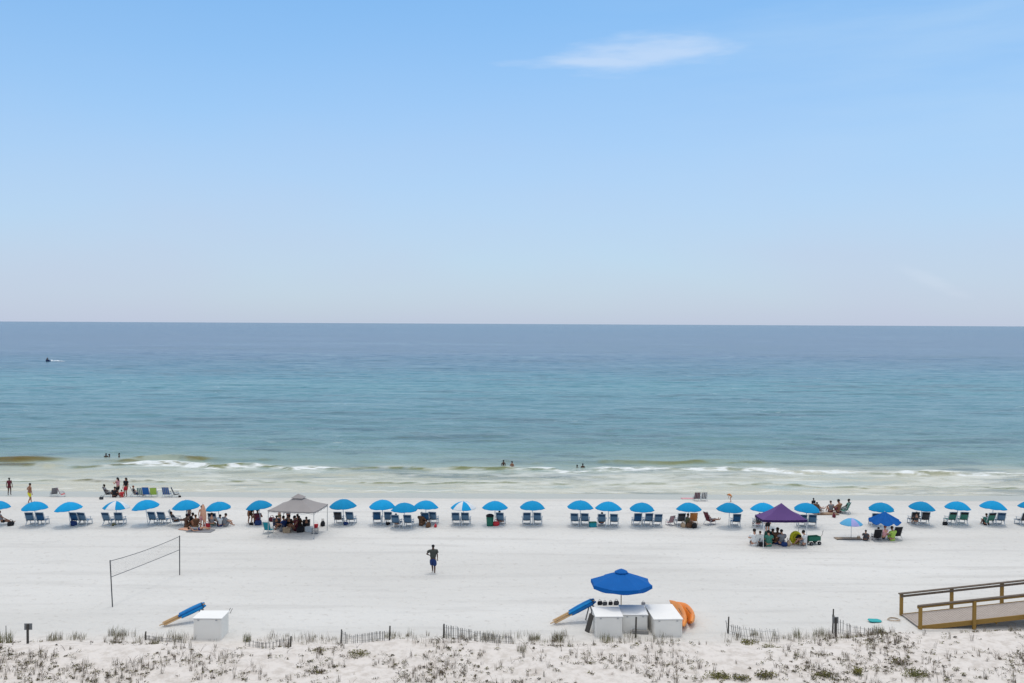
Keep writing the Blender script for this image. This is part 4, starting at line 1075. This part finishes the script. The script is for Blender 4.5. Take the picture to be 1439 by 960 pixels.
def wagon(p, label):
    root = empty('beach_wagon', p, R(15)); tag(root, label, 'wagon')
    t = MB()
    for s in ((0, -.26, .44, .9, .02), (0, .26, .44, .9, .02)): t.box((s[0], s[1], s[2]), (s[3], s[4], .30))
    t.box((-.44, 0, .44), (.02, .50, .30)); t.box((.44, 0, .44), (.02, .50, .30)); t.box((0, 0, .30), (.90, .52, .02)); t.build('cargo_bed', C['darkgreen'], root)
    MB().tube([(.44, 0, .35), (.72, 0, .62), (.80, 0, .95)], .014, 6).build('handle', C['black'], root)
    for x in (-.32, .32):
        for y in (-.30, .30):
            t = MB(); t.tube([(x, y - .045, .13), (x, y + .045, .13)], .13, 12); w = t.build('wheel', C['black'], root)
            t = MB(); t.tube([(x, y - .05, .13), (x, y + .05, .13)], .05, 8); t.build('hub', C['grey'], w)
    t = MB()
    for x in (-.32, .32): t.beam((x, -.28, .13), (x, .28, .13), .03, .03); t.beam((x, 0, .13), (x, 0, .29), .04, .04)
    t.build('axle', C['grey'], root)
wagon(P(1142.5, 765), 'dark green folding wagon right of the purple tent')
# water scooter far out with its wake
def jetski(p):
    root = empty('water_scooter', p, R(142)); tag(root, 'small dark water scooter far out on the sea at the left', 'jet ski')
    rows = []
    for f in (0, .2, .4, .6, .8, .93, 1.0):
        w = .52 * (1 - f ** 3.2) + .02; x = -1.5 + 3.1 * f; sh = .42 + .22 * f * f
        rows.append([(x, -w, sh), (x, -w * .85, .1), (x, 0, -.2 + .3 * f ** 3), (x, w * .85, .1), (x, w, sh)])
    t = MB(); t.sheet(rows); t.sheet([[r_[0], r_[4]] for r_ in rows]); t.add([r for r in rows[0]], [(0, 1, 2, 3, 4)]); t.build('hull', C['navy'], root)
    rounded(MB().box((-.35, 0, .62), (1.3, .36, .34), taper=.8).build('seat', C['black'], root), .04)
    MB().tube([(.55, -.38, 1.05), (.62, 0, 1.0), (.55, .38, 1.05)], .03, 6).build('handlebar', C['black'], root)
    rounded(MB().box((.60, 0, .75), (.45, .34, .5), taper=.6).build('steering_column', C['dark grey'], root), .04)
    person(p + Vector((.35 * math.cos(R(142)), .35 * math.sin(R(142)), 0)), 'sit', 'rider in dark clothes sitting on the water scooter far out', R(142 - 90), 1.0, 'tan', 'shirt', 'black', 'shorts', 'black', hairc='black', dz=.52)
bp_ = PZ(67, 508, SEA_Z)
jetski(bp_)
rows = []
for k in range(14):
    f = k / 13; x = 1.6 + f * 5.5; w = .22 + .35 * f
    rows.append([(x, sy * w, .08 + .9 * (1 - f) * float(vnoise(k * 1.7, sy * 2 + 4, 3)) * (1 - abs(sy) * .6)) for sy in (-1, -.5, 0, .5, 1)])
wk = MB().sheet(rows).build('boat_wake', mat('white_wake_foam', (.80, .82, .84), .8, .12, 2), None, True)
wk.location = (bp_.x, bp_.y - .6, SEA_Z + .06); tag(wk, 'white foam wake trailing behind the water scooter', kind='stuff')
# ------------------------------------------------------------------ volleyball net
def line_sag(a, b_, sag, nseg=12):
    a, b_ = Vector(a), Vector(b_)
    return [tuple(a.lerp(b_, i / nseg) + Vector((0, 0, -sag * 4 * (i / nseg) * (1 - i / nseg)))) for i in range(nseg + 1)]
va, vb = P(158.5, 853), P(252.5, 808)
root = empty('volleyball_net', (va + vb) / 2); tag(root, 'volleyball net strung between two thin dark posts at the left', 'net')
oa, ob = va - root.location, vb - root.location
ta = Vector((oa.x - .14, oa.y, oa.z + 2.55)); tb = Vector((ob.x + .0, ob.y, ob.z + 2.42))
MB().tube([tuple(oa + Vector((0, 0, -.3))), tuple(ta)], .032, 8).build('post', M_POSTG, root)
MB().tube([tuple(ob + Vector((0, 0, -.3))), tuple(tb)], .032, 8).build('post', M_POSTG, root)
la = oa.lerp(ta, .64); lb_ = ob.lerp(tb, .64)
up_line = line_sag(ta - Vector((0, 0, .05)), tb - Vector((0, 0, .05)), .10); lo_line = line_sag(la, lb_, .02)
M_TAPE = mat('net_tape', (.17, .17, .17), .9)
MB().tube(up_line, .020, 5).build('top_tape', M_TAPE, root); MB().tube(lo_line, .020, 5).build('bottom_tape', M_TAPE, root)
t = MB(); N = 56
for i in range(N + 1):
    f = i / N * 12; k = min(int(f), 11); g = f - k
    a = Vector(up_line[k]).lerp(Vector(up_line[k + 1]), g); b_ = Vector(lo_line[k]).lerp(Vector(lo_line[k + 1]), g)
    t.tube([tuple(a), tuple(b_)], .0013, 3, cap=False)
for j in range(1, 9):
    t.tube([tuple(Vector(u_).lerp(Vector(v_), j / 9)) for u_, v_ in zip(up_line, lo_line)], .0013, 3, cap=False)
t.build('net_mesh', M_NET, root)

# ------------------------------------------------------------------ storage boxes
def storage_box(p, w, d, h, rz, label, lip=.04):
    root = empty('storage_box', p, rz); tag(root, label, 'storage box')
    rounded(MB().box((0, d / 2, h / 2 - .10), (w, d, h + .16)).build('box_body', M_SIDEW, root), .012)
    rounded(MB().box((0, d / 2, h + .022), (w + lip * 2, d + lip * 2, .045)).build('lid', M_TOPW, root), .01)
    t = MB()
    for x in (-w * .32, w * .32): MB().box((x, -.012, h - .07), (.09, .018, .05)).build('hinge', M_ALU, root)
    for x in (-w / 2 + .04, w / 2 - .04): MB().box((x, -.008, h / 2 - .05), (.06, .014, h - .02)).build('corner_trim', M_SIDEW, root)
    return root
storage_box(P(291.5, 899), 1.36, 1.15, 1.02, 0, 'white storage box standing alone at the left behind the dune grass')
storage_box(P(856, 895), 1.32, 1.5, .98, R(2), 'white storage box at the left of the three under the market umbrella')
mb = P(893, 890); storage_box(Vector((mb.x, mb.y + .15, mb.z)), 1.24, 1.55, .86, R(0), 'middle one of the three white storage boxes, set back between the others')
storage_box(P(939, 894.5), 1.40, 2.35, .84, R(3), 'white storage box at the right of the three, beside the orange boats')
t = MB(); t.box((0, 0, .09), (.80, .20, .17)); q = P(899, 888.5); o = rounded(t.build('plank_pile', M_GREYWOOD)); o.location = (q.x, q.y - .22, q.z); o.rotation_euler = (0, R(2), R(-4)); tag(o, 'grey wooden block lying against the middle white storage box', 'plank')
# leaning dark board at the far left of the boxes
t = MB(); t.box((0, 0, .42), (.34, .05, .95), (R(-14), R(6), 0)); o = t.build('board', M_DARKWOOD); o.location = P(828, 888); o.rotation_euler[2] = R(-62); tag(o, 'dark board leaning against the left side of the boxes', 'board')
# small gear lying on the sand just behind the boxes
for (px, py, colr, sc, lb) in ((843, 850, 'black', .75, 'black strap bag at the left end of the gear behind the boxes'), (850, 850.5, 'dark grey', .7, 'grey strap bag in the middle of the gear behind the boxes'), (858, 850, 'black', .65, 'small black strap bag right of the middle of the gear behind the boxes'), (866, 850, 'dark grey', .8, 'grey strap bag at the right end of the gear behind the boxes')):
    q = P(px, py); bag(q, colr, lb, R(20), sc * .8)
bag(P(904, 850), 'grey', 'small grey bag on the sand behind the middle storage box', 0, .45)

# ------------------------------------------------------------------ big market umbrella
mu = PZ(873, 822, 1.90); mu = Vector((mu.x, mu.y, gz(mu.x, mu.y)))
root = empty('market_umbrella', mu, R(22.5 + 2)); tag(root, 'large royal blue market umbrella behind the three white boxes', 'umbrella')
c_ = canopy(8, 1.64, .60, (0,), sag=.03, rings=7, power=1.02, droop=.24).build('canopy', M_NAVY, root); c_.location = (0, 0, 2.05)
c_ = canopy(8, .36, .16, (0,), sag=.01, rings=3, power=1.3, droop=.05).build('vent_cap', M_NAVY, root); c_.location = (0, 0, 2.60)
MB().tube([(0, 0, -.3), (0, 0, 2.70)], .026, 8).build('pole', M_WOODP, root, True)
t = MB()
for i in range(8):
    a = 2 * math.pi * i / 8; t.beam((math.cos(a) * .05, math.sin(a) * .05, 2.59), (math.cos(a) * 1.58, math.sin(a) * 1.58, 2.02), .02, .025)
    t.beam((math.cos(a) * .04, math.sin(a) * .04, 1.86), (math.cos(a) * .8, math.sin(a) * .8, 2.28), .014, .018)
t.build('rib_frame', M_WOODP, root)

# ------------------------------------------------------------------ bundles of rolled umbrellas leaning on a rest
def bundle(pa_, za, pb_, zb, label, mats_, split=.40, ends=True):
    a = Vector((pa_.x, pa_.y, pa_.z + za)); b_ = Vector((pb_.x, pb_.y, pb_.z + zb))
    root = empty('umbrella_bundle', a); tag(root, label, 'umbrella bundle')
    d = b_ - a; side = d.cross(Vector((0, 0, 1))).normalized(); up = side.cross(d).normalized(); L = d.length; d = d.normalized()
    rr = random.Random(5)
    k = 0
    for (s, u_) in ((-.5, 0), (-.17, .02), (.17, 0), (.5, .02), (-.33, .14), (0, .16), (.33, .14)):
        o0 = side * s * .30 + up * u_ * .8; j = rr.uniform(-.06, .06)
        it = MB(); it.tube([tuple(o0 + d * (j * L)), tuple(o0 + d * (L * .99))], .030, 6); it.build('umbrella_pole', M_WOODP, root)
        rows = []
        for q in range(8):
            f = q / 7; r = .075 * (.85 + .3 * math.sin(math.pi * f)) * (1 if q not in (7,) else .5)
            c0 = o0 + d * (L * (split + j * .5 + (.97 - split) * f))
            rows.append([tuple(c0 + side * r * math.cos(a_) * (1 + .15 * math.sin(5 * a_ + k)) + up * r * math.sin(a_) * (1 + .15 * math.sin(5 * a_ + k))) for a_ in [2 * math.pi * w / 16 for w in range(17)]])
        t_ = MB().sheet(rows); t_.build('rolled_canopy', mats_[k % len(mats_)], root, True); k += 1
    t_ = MB(); e0 = d * (L * .93)
    for ang in range(0, 360, 30):
        a0, a1 = R(ang), R(ang + 30)
        t_.beam(tuple(e0 + side * .24 * math.cos(a0) + up * (.06 + .14 * math.sin(a0))), tuple(e0 + side * .24 * math.cos(a1) + up * (.06 + .14 * math.sin(a1))), .03, .03)
    t_.build('tie_strap', C['dark grey'], root)
    # trestle that carries the high end
    t_ = MB(); top = d * (L * .90) - up * .09; foot = -top.z - a.z
    for s in (-1, 1):
        bx = top + side * .22 * s; gx, gy = a.x + bx.x, a.y + bx.y
        for dy in (-.22, .22): t_.beam((bx.x, bx.y, bx.z), (bx.x + d.x * dy * 1.2, bx.y + d.y * dy * 1.2, gz(gx, gy) - a.z - .05), .05, .05)
    t_.beam(tuple(top - side * .3), tuple(top + side * .3), .06, .06); t_.build('trestle', M_GREYWOOD, root)
    return root
M_ROLL = mat('rolled_blue_canvas', (.012, .13, .36), .8, .25, 6, .2); M_ROLL2 = mat('rolled_bright_blue_canvas', (.008, .20, .48), .8, .2, 6, .2)
bundle(P(228, 881), .06, P(289, 871), .78, 'bundle of rolled blue umbrellas with wooden poles propped at the left behind the dune', [M_ROLL, M_ROLL2])
bundle(P(777, 878), .06, P(836, 872), 1.02, 'bundle of rolled blue umbrellas with wooden poles propped against the white boxes', [M_ROLL2, M_ROLL])
t = MB(); t.tube([(0, 0, 0), (.14, .05, .28)], .014, 5); t.tube([(.12, 0, 0), (.24, .05, .24)], .014, 5); o = t.build('tent_stakes', C['dark grey']); o.location = P(320, 862); tag(o, 'pair of short dark sticks stuck in the sand right of the lone white box', 'sticks')

# ------------------------------------------------------------------ orange kayaks on edge
def kayak(p, rz, roll, label, L=2.3):
    root = empty('kayak', p, rz); tag(root, label, 'kayak')
    rows, deck = [], []
    for k in range(15):
        f = k / 14 * 2 - 1; w = .33 * (1 - abs(f) ** 2.6) + .02; x = f * L / 2; rise = .22 * f * f
        rows.append([(x, w * math.cos(a), rise + (.20 * (1 - abs(f) ** 4) + .02) * (-math.sin(a)) + .2) for a in [math.pi * j / 8 for j in range(9)]])
        deck.append([(x, -w, rise + .2), (x, -w * .8, rise + .24), (x, 0, rise + .19 if abs(f) < .55 else rise + .26), (x, w * .8, rise + .24), (x, w, rise + .2)])
    h = MB().sheet(rows).build('hull', M_ORANGE, root, True); dk = MB().sheet(deck).build('deck', M_ORANGE, root, True)
    M_ = Matrix.Rotation(roll, 4, 'X')
    t = MB()
    for y in (-.16, .16): t.tube([(-.5, y, .27), (.5, y, .27)], .012, 5)
    s_ = t.build('deck_line', C['black'], root)
    for o in (h, dk, s_): o.matrix_local = Matrix.Translation((0, 0, .28)) @ M_ @ Matrix.Translation((0, 0, -.20))
    return root
def kay(pa_, pb_, roll, label, rise=.0):
    a, b_ = P(*pa_), P(*pb_); m_ = (a + b_) / 2; d = b_ - a
    k = kayak(Vector((m_.x, m_.y, gz(m_.x, m_.y))), math.atan2(d.y, d.x), roll, label, d.length); return k
kay((966, 890), (947, 853), R(-70), 'orange kayak resting on edge against the right storage box')
kay((977, 884), (957, 856), R(-60), 'orange kayak resting on edge, the outer one away from the boxes')

# ------------------------------------------------------------------ slatted sand fences
def sand_fence(pts, label, h=.85, post_h=1.2, posts=(0,), slat_gap=.085, lean=0.0, seed=1):
    """pts: (ground x, y, height factor) along the fence"""
    V3 = [Vector((x, y, gz(x, y))) for x, y, hf in pts]; hf = [q_[2] for q_ in pts]
    o0 = V3[0]; root = empty('sand_fence', o0); tag(root, label, 'fence')
    rr = random.Random(seed); t = MB(); dist = 0; wires = {.25: [], .8: []}
    for i in range(len(V3) - 1):
        a, b_ = V3[i], V3[i + 1]; L = (b_ - a).length; n_ = max(1, int(L / slat_gap))
        dr = (b_ - a).normalized()
        for k in range(n_):
            f = k / n_; q_ = a.lerp(b_, f); q_ = Vector((q_.x, q_.y, gz(q_.x, q_.y))) - o0; H = h * (hf[i] * (1 - f) + hf[i + 1] * f)
            if rr.random() < .12: continue
            off = dr * (lean * H + rr.uniform(-.03, .03))
            top_ = q_ + off + Vector((0, rr.uniform(-.03, .03), H * rr.uniform(.93, 1.03)))
            t.beam(tuple(q_ - Vector((0, 0, .15))), tuple(top_), .034, .012)
            for w in wires: wires[w].append(tuple(q_.lerp(top_, w)))
    t.build('slats', M_GREYWOOD, root)
    t = MB()
    for w, pl in wires.items():
        if len(pl) > 1: t.tube(pl, .006, 4)
    t.build('wire', M_POSTG, root)
    for i in posts:
        q_ = V3[i] - o0
        MB().tube([tuple(q_ - Vector((0, 0, .3))), tuple(q_ + Vector((.02, 0, post_h * .5))), tuple(q_ + Vector((.035, 0, post_h)))], [.042, .038, .034], 7).build('post', M_DARKWOOD, root)
    return root
def G(px, py, hf=1.0):
    q_ = PZ(px, py, .25); return (q_.x, q_.y, hf)
sand_fence([G(479, 898, .85), G(492, 900, .5), G(505, 901, .55), G(528, 906, .6), G(547, 909, .55)], 'sagging slat fence with posts at both ends, left of the middle on the dune edge', .80, .68, (0, 4), seed=2)
sand_fence([G(623, 894, .85), G(645, 897, .72), G(680, 899, .6), G(722, 901, .45)], 'slat fence starting at a thick post just left of the middle on the dune edge', .80, .70, (0,), seed=3)
sand_fence([G(345, 900, .45), G(365, 904, .35), G(385, 908, .45), G(408, 910, .62)], 'low half buried slat fence ending in a post right of the lone white box', .80, .52, (3,), seed=4)
sand_fence([G(204, 892, .35), G(222, 894, .3), G(262, 897, .25)], 'short half buried slat fence left of the lone white box', .70, .40, (0,), seed=5)
sand_fence([G(1023, 883, 1.0), G(1030, 885, .75), G(1044, 890, .9), G(1064, 893, .92), G(1082, 894, .95), G(1100, 895, .98)], 'leaning slat fence between the orange kayaks and the sign post', .66, .84, (0,), lean=-.22, slat_gap=.12, seed=6)
sand_fence([G(1170, 883, 1.25), G(1178, 883, .95), G(1188, 884, .75), G(1200, 887, .6), G(1220, 889, .42), G(1244, 890, .3)], 'drooping slat fence running down to the boardwalk foot', .80, 1.22, (0,), seed=7)

# posts and signs
def sign_post(p, h, pw, ph, label, back=M_SIGNG):
    root = empty('sign_post', p, R(3)); tag(root, label, 'sign')
    rounded(MB().box((0, 0, h / 2 - .15), (.085, .085, h + .3)).build('post', M_DARKWOOD, root), .006)
    rounded(MB().box((0, .06, h - ph / 2 + .02), (pw, .02, ph)).build('sign_panel', back, root), .004)
sign_post(P(39, 906), .90, .36, .30, 'small grey sign seen from behind on a dark post at the left')
sign_post(P(1174.5, 895), .95, .30, .32, 'small grey sign seen from behind on a dark post beside the drooping fence')
t = MB(); t.box((0, 0, .42), (.075, .075, 1.2), (0, R(1), 0)); o = t.build('wooden_post', M_DARKWOOD); o.location = P(893.5, 896); tag(o, 'bare dark post standing in front of the middle white box', 'post')
t = MB(); t.tube([(0, 0, -.2), (0, 0, .55)], .02, 6); o = t.build('wooden_stake', M_GREYWOOD); o.location = P(8.5, 895); tag(o, 'thin stake standing in the dune grass at the far left', 'stake')

# teal bodyboard
t = MB(); t.slab([(-.42, -.15), (-.30, -.24), (.30, -.24), (.45, -.10), (.45, .10), (.30, .24), (-.30, .24), (-.42, .15)], .05); t.v = [(x * .8, y * .8, z) for x, y, z in t.v]
o = rounded(t.build('bodyboard', mat('teal_foam_board', (.02, .33, .33), .5, .1)), .015); q = P(1229, 874); o.location = (q.x, q.y, q.z + .05); o.rotation_euler = (R(6), R(4), R(8)); tag(o, 'teal bodyboard lying on the sand left of the boardwalk', 'bodyboard')
# coil of rope at the foot of the boardwalk
t = MB(); t.tube([(.35 * math.cos(a) * (1 - a * .02), .25 * math.sin(a), .03 + .004 * a) for a in [j * .35 for j in range(45)]], .012, 5); o = t.build('rope', C['tan']); o.location = P(1256, 872); tag(o, 'loose tan rope coiled at the foot of the boardwalk', 'rope')

# ------------------------------------------------------------------ boardwalk
n0 = P(1291, 883); f0 = P(1269, 867.5)
root = empty('boardwalk', n0); tag(root, 'yellow lumber boardwalk ramp with railings rising towards the right edge', 'boardwalk')
Wd = 1.95; SL = .113; XL = 16.0
def dz(x): return SL * x
x0 = -.05
t = MB(); x = x0
while x < XL:
    zz = max(dz(x), -.02); t.box((x + .069, Wd / 2, zz + .03 + .07), (.132, Wd - .02, .035), (0, -math.atan(SL) if x > 0 else 0, 0)); x += .142
t.build('deck', M_DECK, root)
def edge_beam(y, nm):
    t_ = MB(); t_.beam((x0, y, dz(x0) + .01), (XL, y, dz(XL) + .01), .05, .24); return t_.build(nm, M_LUMBER, root)
edge_beam(-.02, 'side_beam'); edge_beam(Wd + .02, 'side_beam')
def posts(y, xs_, hh):
    for x in xs_:
        t_ = MB(); g = -1.2 if x > 4 else -.45
        t_.box((x, y, (dz(x) + hh + g) / 2), (.15, .15, dz(x) + hh - g)); rounded(t_.build('post', M_LUMBER, root), .008)
near = [.02 + 2.75 * i for i in range(6)]; far = [-.02 + 2.68 * i for i in range(6)]
posts(-.13, near, 1.17); posts(Wd + .13, far, 1.15)
t = MB(); t.beam((-.10, -.13, 1.20 + dz(-.1)), (XL, -.13, 1.20 + dz(XL)), .19, .05); t.build('handrail', M_RAILTOP, root)
t = MB(); t.beam((-.10, -.036, 1.10 + dz(-.1)), (XL, -.036, 1.10 + dz(XL)), .04, .13); t.build('rail_board', M_LUMBER, root)
t = MB(); t.beam((-.16, Wd + .13, 1.18 + dz(-.16)), (XL, Wd + .13, 1.18 + dz(XL)), .19, .05); t.build('handrail', M_RAILTOP, root)
t = MB(); t.beam((-.10, Wd + .036, 1.06 + dz(-.1)), (XL, Wd + .036, 1.06 + dz(XL)), .04, .11); t.build('rail_board', M_RAILTOP, root)
t = MB(); t.beam((0, -.036, .60 + dz(0)), (.001, -.036, .60), .01, .01)
t = MB()
for x in [1.3 + 2.7 * i for i in range(5)]:
    t.beam((x, 0.01, dz(x) - .12), (x, Wd - .01, dz(x) - .12), .05, .18)
t.build('joist', M_LUMBER, root)

# ------------------------------------------------------------------ dune plants
M_GR = [mat('beach_grass_green', (.13, .135, .04), .85, .3, 8), mat('beach_grass_dry', (.21, .18, .105), .85, .25, 8), mat('dead_stem_brown', (.15, .11, .085), .9, .3, 8), mat('dune_leaf_olive', (.17, .155, .03), .8, .35, 9), mat('dune_leaf_dark', (.075, .06, .04), .9, .3, 9)]
def blades(t, cx, cy, cz, n_, h, sp, rr, mis, w=.012, lean=.5):
    for _ in range(n_):
        a = rr.uniform(0, 6.283); r = sp * math.sqrt(rr.random()); x, y = cx + r * math.cos(a), cy + r * math.sin(a)
        H = h * rr.uniform(.45, 1.1); la = rr.uniform(0, 6.283); ll = H * rr.uniform(.05, lean)
        dx, dy = math.cos(la) * ll, math.sin(la) * ll; px_, py_ = -math.sin(la) * w / 2, math.cos(la) * w / 2
        if abs(px_) < w * .25: px_ = w * .3
        mi = rr.choice(mis); z = cz if cz is not None else gz(x, y)
        t.add([(x - px_, y - py_, z - .02), (x + px_, y + py_, z - .02), (x + dx * .4 + px_ * .8, y + dy * .4 + py_ * .8, z + H * .62), (x + dx * .4 - px_ * .8, y + dy * .4 - py_ * .8, z + H * .62), (x + dx, y + dy, z + H)],
              [(0, 1, 2, 3), (3, 2, 4)], mi)
def leaves(t, x, y, z, n_, r, hh, rr, mis, sz=.045):
    for _ in range(n_):
        a = rr.uniform(0, 6.283); q_ = r * math.sqrt(rr.random()); cx, cy, cz = x + q_ * math.cos(a), y + q_ * math.sin(a), z + rr.uniform(0, hh)
        b1 = Vector((rr.uniform(-1, 1), rr.uniform(-1, 1), rr.uniform(-.5, .7))).normalized() * sz * rr.uniform(.6, 1.4); b2 = b1.orthogonal().normalized() * sz * .45
        b2 = (Matrix.Rotation(rr.uniform(0, 6.28), 3, b1) @ b2)
        c0 = Vector((cx, cy, cz)); t.add([tuple(c0 - b1), tuple(c0 + b2), tuple(c0 + b1), tuple(c0 - b2)], [(0, 1, 2, 3)], rr.choice(mis))
rr = random.Random(11)
TUFTS = [ # px, py, height, spread, blades, label
 (4, 905, .62, .45, 190, 'dense grass tuft at the left edge of the photo', (0, 0, 1)),
 (76, 900, .45, .38, 120, 'grass tuft on the crest just right of the left sign post', (0, 1, 2)),
 (107, 898, .38, .45, 110, 'grass tuft between the sign post and the volleyball net', (0, 1, 2)),
 (158, 893, .55, .20, 60, 'slender grass tuft directly below the near net post', (1, 2, 0)),
 (172, 894, .45, .30, 90, 'grass tuft just right of the near net post base', (0, 2, 1)),
 (217, 905, .40, .22, 60, 'small grass tuft below the short half buried fence', (0, 2)),
 (249, 900, .42, .25, 80, 'grass tuft between the umbrella bundle and the lone white box', (0, 2, 1)),
 (348, 901, .48, .22, 90, 'green grass tuft right of the lone white box', (0, 0, 1)),
 (548, 895, .36, .30, 80, 'grass tuft at the right end of the sagging fence', (0, 1)),
 (686, 899, .45, .35, 110, 'grass tuft at the right end of the fence near the middle', (0, 1, 2)),
 (733, 915, .42, .22, 60, 'dark grass tuft left of the big tuft before the umbrella bundle', (0, 2)),
 (752, 899, .42, .26, 80, 'grass tuft left of the foot of the umbrella bundle by the boxes', (0, 1)),
 (783, 901, .58, .26, 120, 'tall brown grass tuft below the foot of the umbrella bundle by the boxes', (1, 2, 0)),
 (853, 901, .42, .35, 100, 'green grass growing in front of the left white storage box', (0, 1)),
 (1121, 896, .50, .20, 45, 'thin grass tuft right of the leaning slat fence', (1, 0)),
 (1155, 894, .48, .40, 110, 'grass tuft just left of the sign post by the drooping fence', (1, 0, 2)),
 (1235, 890, .45, .30, 110, 'grass tuft at the low end of the drooping fence', (0, 1)),
 (1060, 893, .34, .20, 60, 'grass tuft growing through the leaning slat fence', (0, 1)),
]
for (px, py, h, sp, nb, lab, mis) in TUFTS:
    q = P(px, py); t = MB(); blades(t, 0, 0, 0, nb, h, sp, rr, mis)
    o = t.build('beach_grass_tuft', M_GR); o.location = (q.x, q.y, q.z - .02); tag(o, lab, 'grass tuft', 'grass tufts along the dune edge')
SHRUBS = [
 (1010, 952, .55, .22, 420, 'low olive shrub at the bottom edge left of the smooth sand patch', (3, 3, 0)), (1040, 955, .45, .2, 300, 'small shrub right of the olive one at the bottom edge', (3, 0, 4)),
 (1075, 951, .42, .22, 360, 'round olive shrub alone at the bottom edge', (3, 3, 4)), (1160, 950, .55, .22, 420, 'wide dark shrub at the bottom edge below the sign post', (3, 4, 0)),
 (1205, 948, .35, .30, 220, 'yellow green shrub at the bottom edge right of the wide dark one', (3, 3)), (1052, 903, .50, .10, 300, 'mossy olive plant patch below the leaning slat fence', (3, 3, 0)),
 (1085, 911, .60, .06, 200, 'flat strip of green creeper running down from the mossy patch', (3, 0)), (1288, 948, .75, .16, 420, 'spreading green shrub at the bottom below the boardwalk foot', (3, 0, 0)),
 (1265, 932, .75, .25, 330, 'brown scrubby shrub between the boardwalk foot and the bottom', (2, 4, 3)), (503, 919, .50, .12, 260, 'pale green shrub below the sagging fence', (3, 1, 0)),
 (448, 914, .55, .10, 180, 'green brown creeper patch right of the half buried fence', (3, 1, 4)), (445, 946, .5, .10, 180, 'brown green plant patch at the bottom left of the middle', (3, 4, 2)),
]
for (px, py, r, hh, nl, lab, mis) in SHRUBS:
    q = P(px, py); t = MB()
    for k in range(6):
        a = k * 1.05 + rr.random(); q_ = r * .6 * rr.random(); leaves(t, q_ * math.cos(a) * 1.3, q_ * math.sin(a), 0, nl // 6, r * .55, hh * rr.uniform(.6, 1.2), rr, mis)
    for k in range(14):
        a = rr.uniform(0, 6.28); e = rr.uniform(.3, .9) * r; t.tube([(0, 0, -.03), (e * .5 * math.cos(a), e * .5 * math.sin(a), hh * .6), (e * math.cos(a), e * math.sin(a), hh * rr.uniform(.5, 1.1))], .006, 3, 2)
    o = t.build('dune_shrub', M_GR); o.location = (q.x, q.y, q.z - .02); tag(o, lab, 'shrub', 'low shrubs on the dune')
# sparse ground cover nobody could count
t = MB(); cnt = 0
while cnt < 5600:
    x = rr.uniform(-34, 34); y = rr.uniform(30.5, 47.0)
    if abs(x) > y * .62 + 3: continue
    d = float(fbm(x / 2.6, y / 1.8, 33, 3)); e = float(fbm(x / 7, y / 6, 35, 2))
    bare = math.exp(-((x - 9.6) / 3.2) ** 2) * (1 if y > 37 else .6) + .5 * math.exp(-((x - 20) / 3) ** 2) + .5 * math.exp(-((x + 12.2) / 2.2) ** 2) * (y > 39)
    if rr.random() > max(0, (d - .41) * 6.0 + (e - .5) * 1.5) * (1 - min(1, bare)) + .04: continue
    z = gz(x, y)
    if z < .18: continue
    k = rr.random(); cnt += 1
    if k < .46: leaves(t, x, y, z, rr.randint(6, 20), rr.uniform(.05, .17), rr.uniform(.03, .12), rr, (4, 4, 2, 3), rr.uniform(.026, .045))
    elif k < .80: blades(t, x, y, z, rr.randint(5, 14), rr.uniform(.16, .50), .07, rr, (2, 2, 1, 4), .010, .7)
    elif k < .92: leaves(t, x, y, z, rr.randint(12, 26), rr.uniform(.12, .24), .09, rr, (3, 4, 4, 0), .032)
    else:
        for _ in range(3):
            a = rr.uniform(0, 6.28); L = rr.uniform(.15, .4); t.tube([(x, y, z), (x + L * .5 * math.cos(a), y + L * .5 * math.sin(a), z + L * .6), (x + L * math.cos(a), y + L * math.sin(a), z + L * .8)], .005, 3, 2, cap=False)
o = t.build('dune_ground_cover', M_GR); tag(o, 'sparse dead stems and small leaves scattered over the dune', kind='stuff')
# thin grass along the crest
t = MB()
for _ in range(330):
    px = rr.uniform(-30, 1470)
    if 300 < px < 335 or 960 < px < 1020 or (1290 < px) or float(fbm(px / 55.0, 2.2, 44, 3)) < .47: continue
    q = P(px, rr.uniform(893, 906)); blades(t, q.x, q.y, q.z, rr.randint(6, 20), rr.uniform(.14, .48), rr.uniform(.08, .3), rr, (0, 1, 2, 2), .010)
o = t.build('crest_grass', M_GR); tag(o, 'thin sparse grass along the dune crest', kind='stuff')
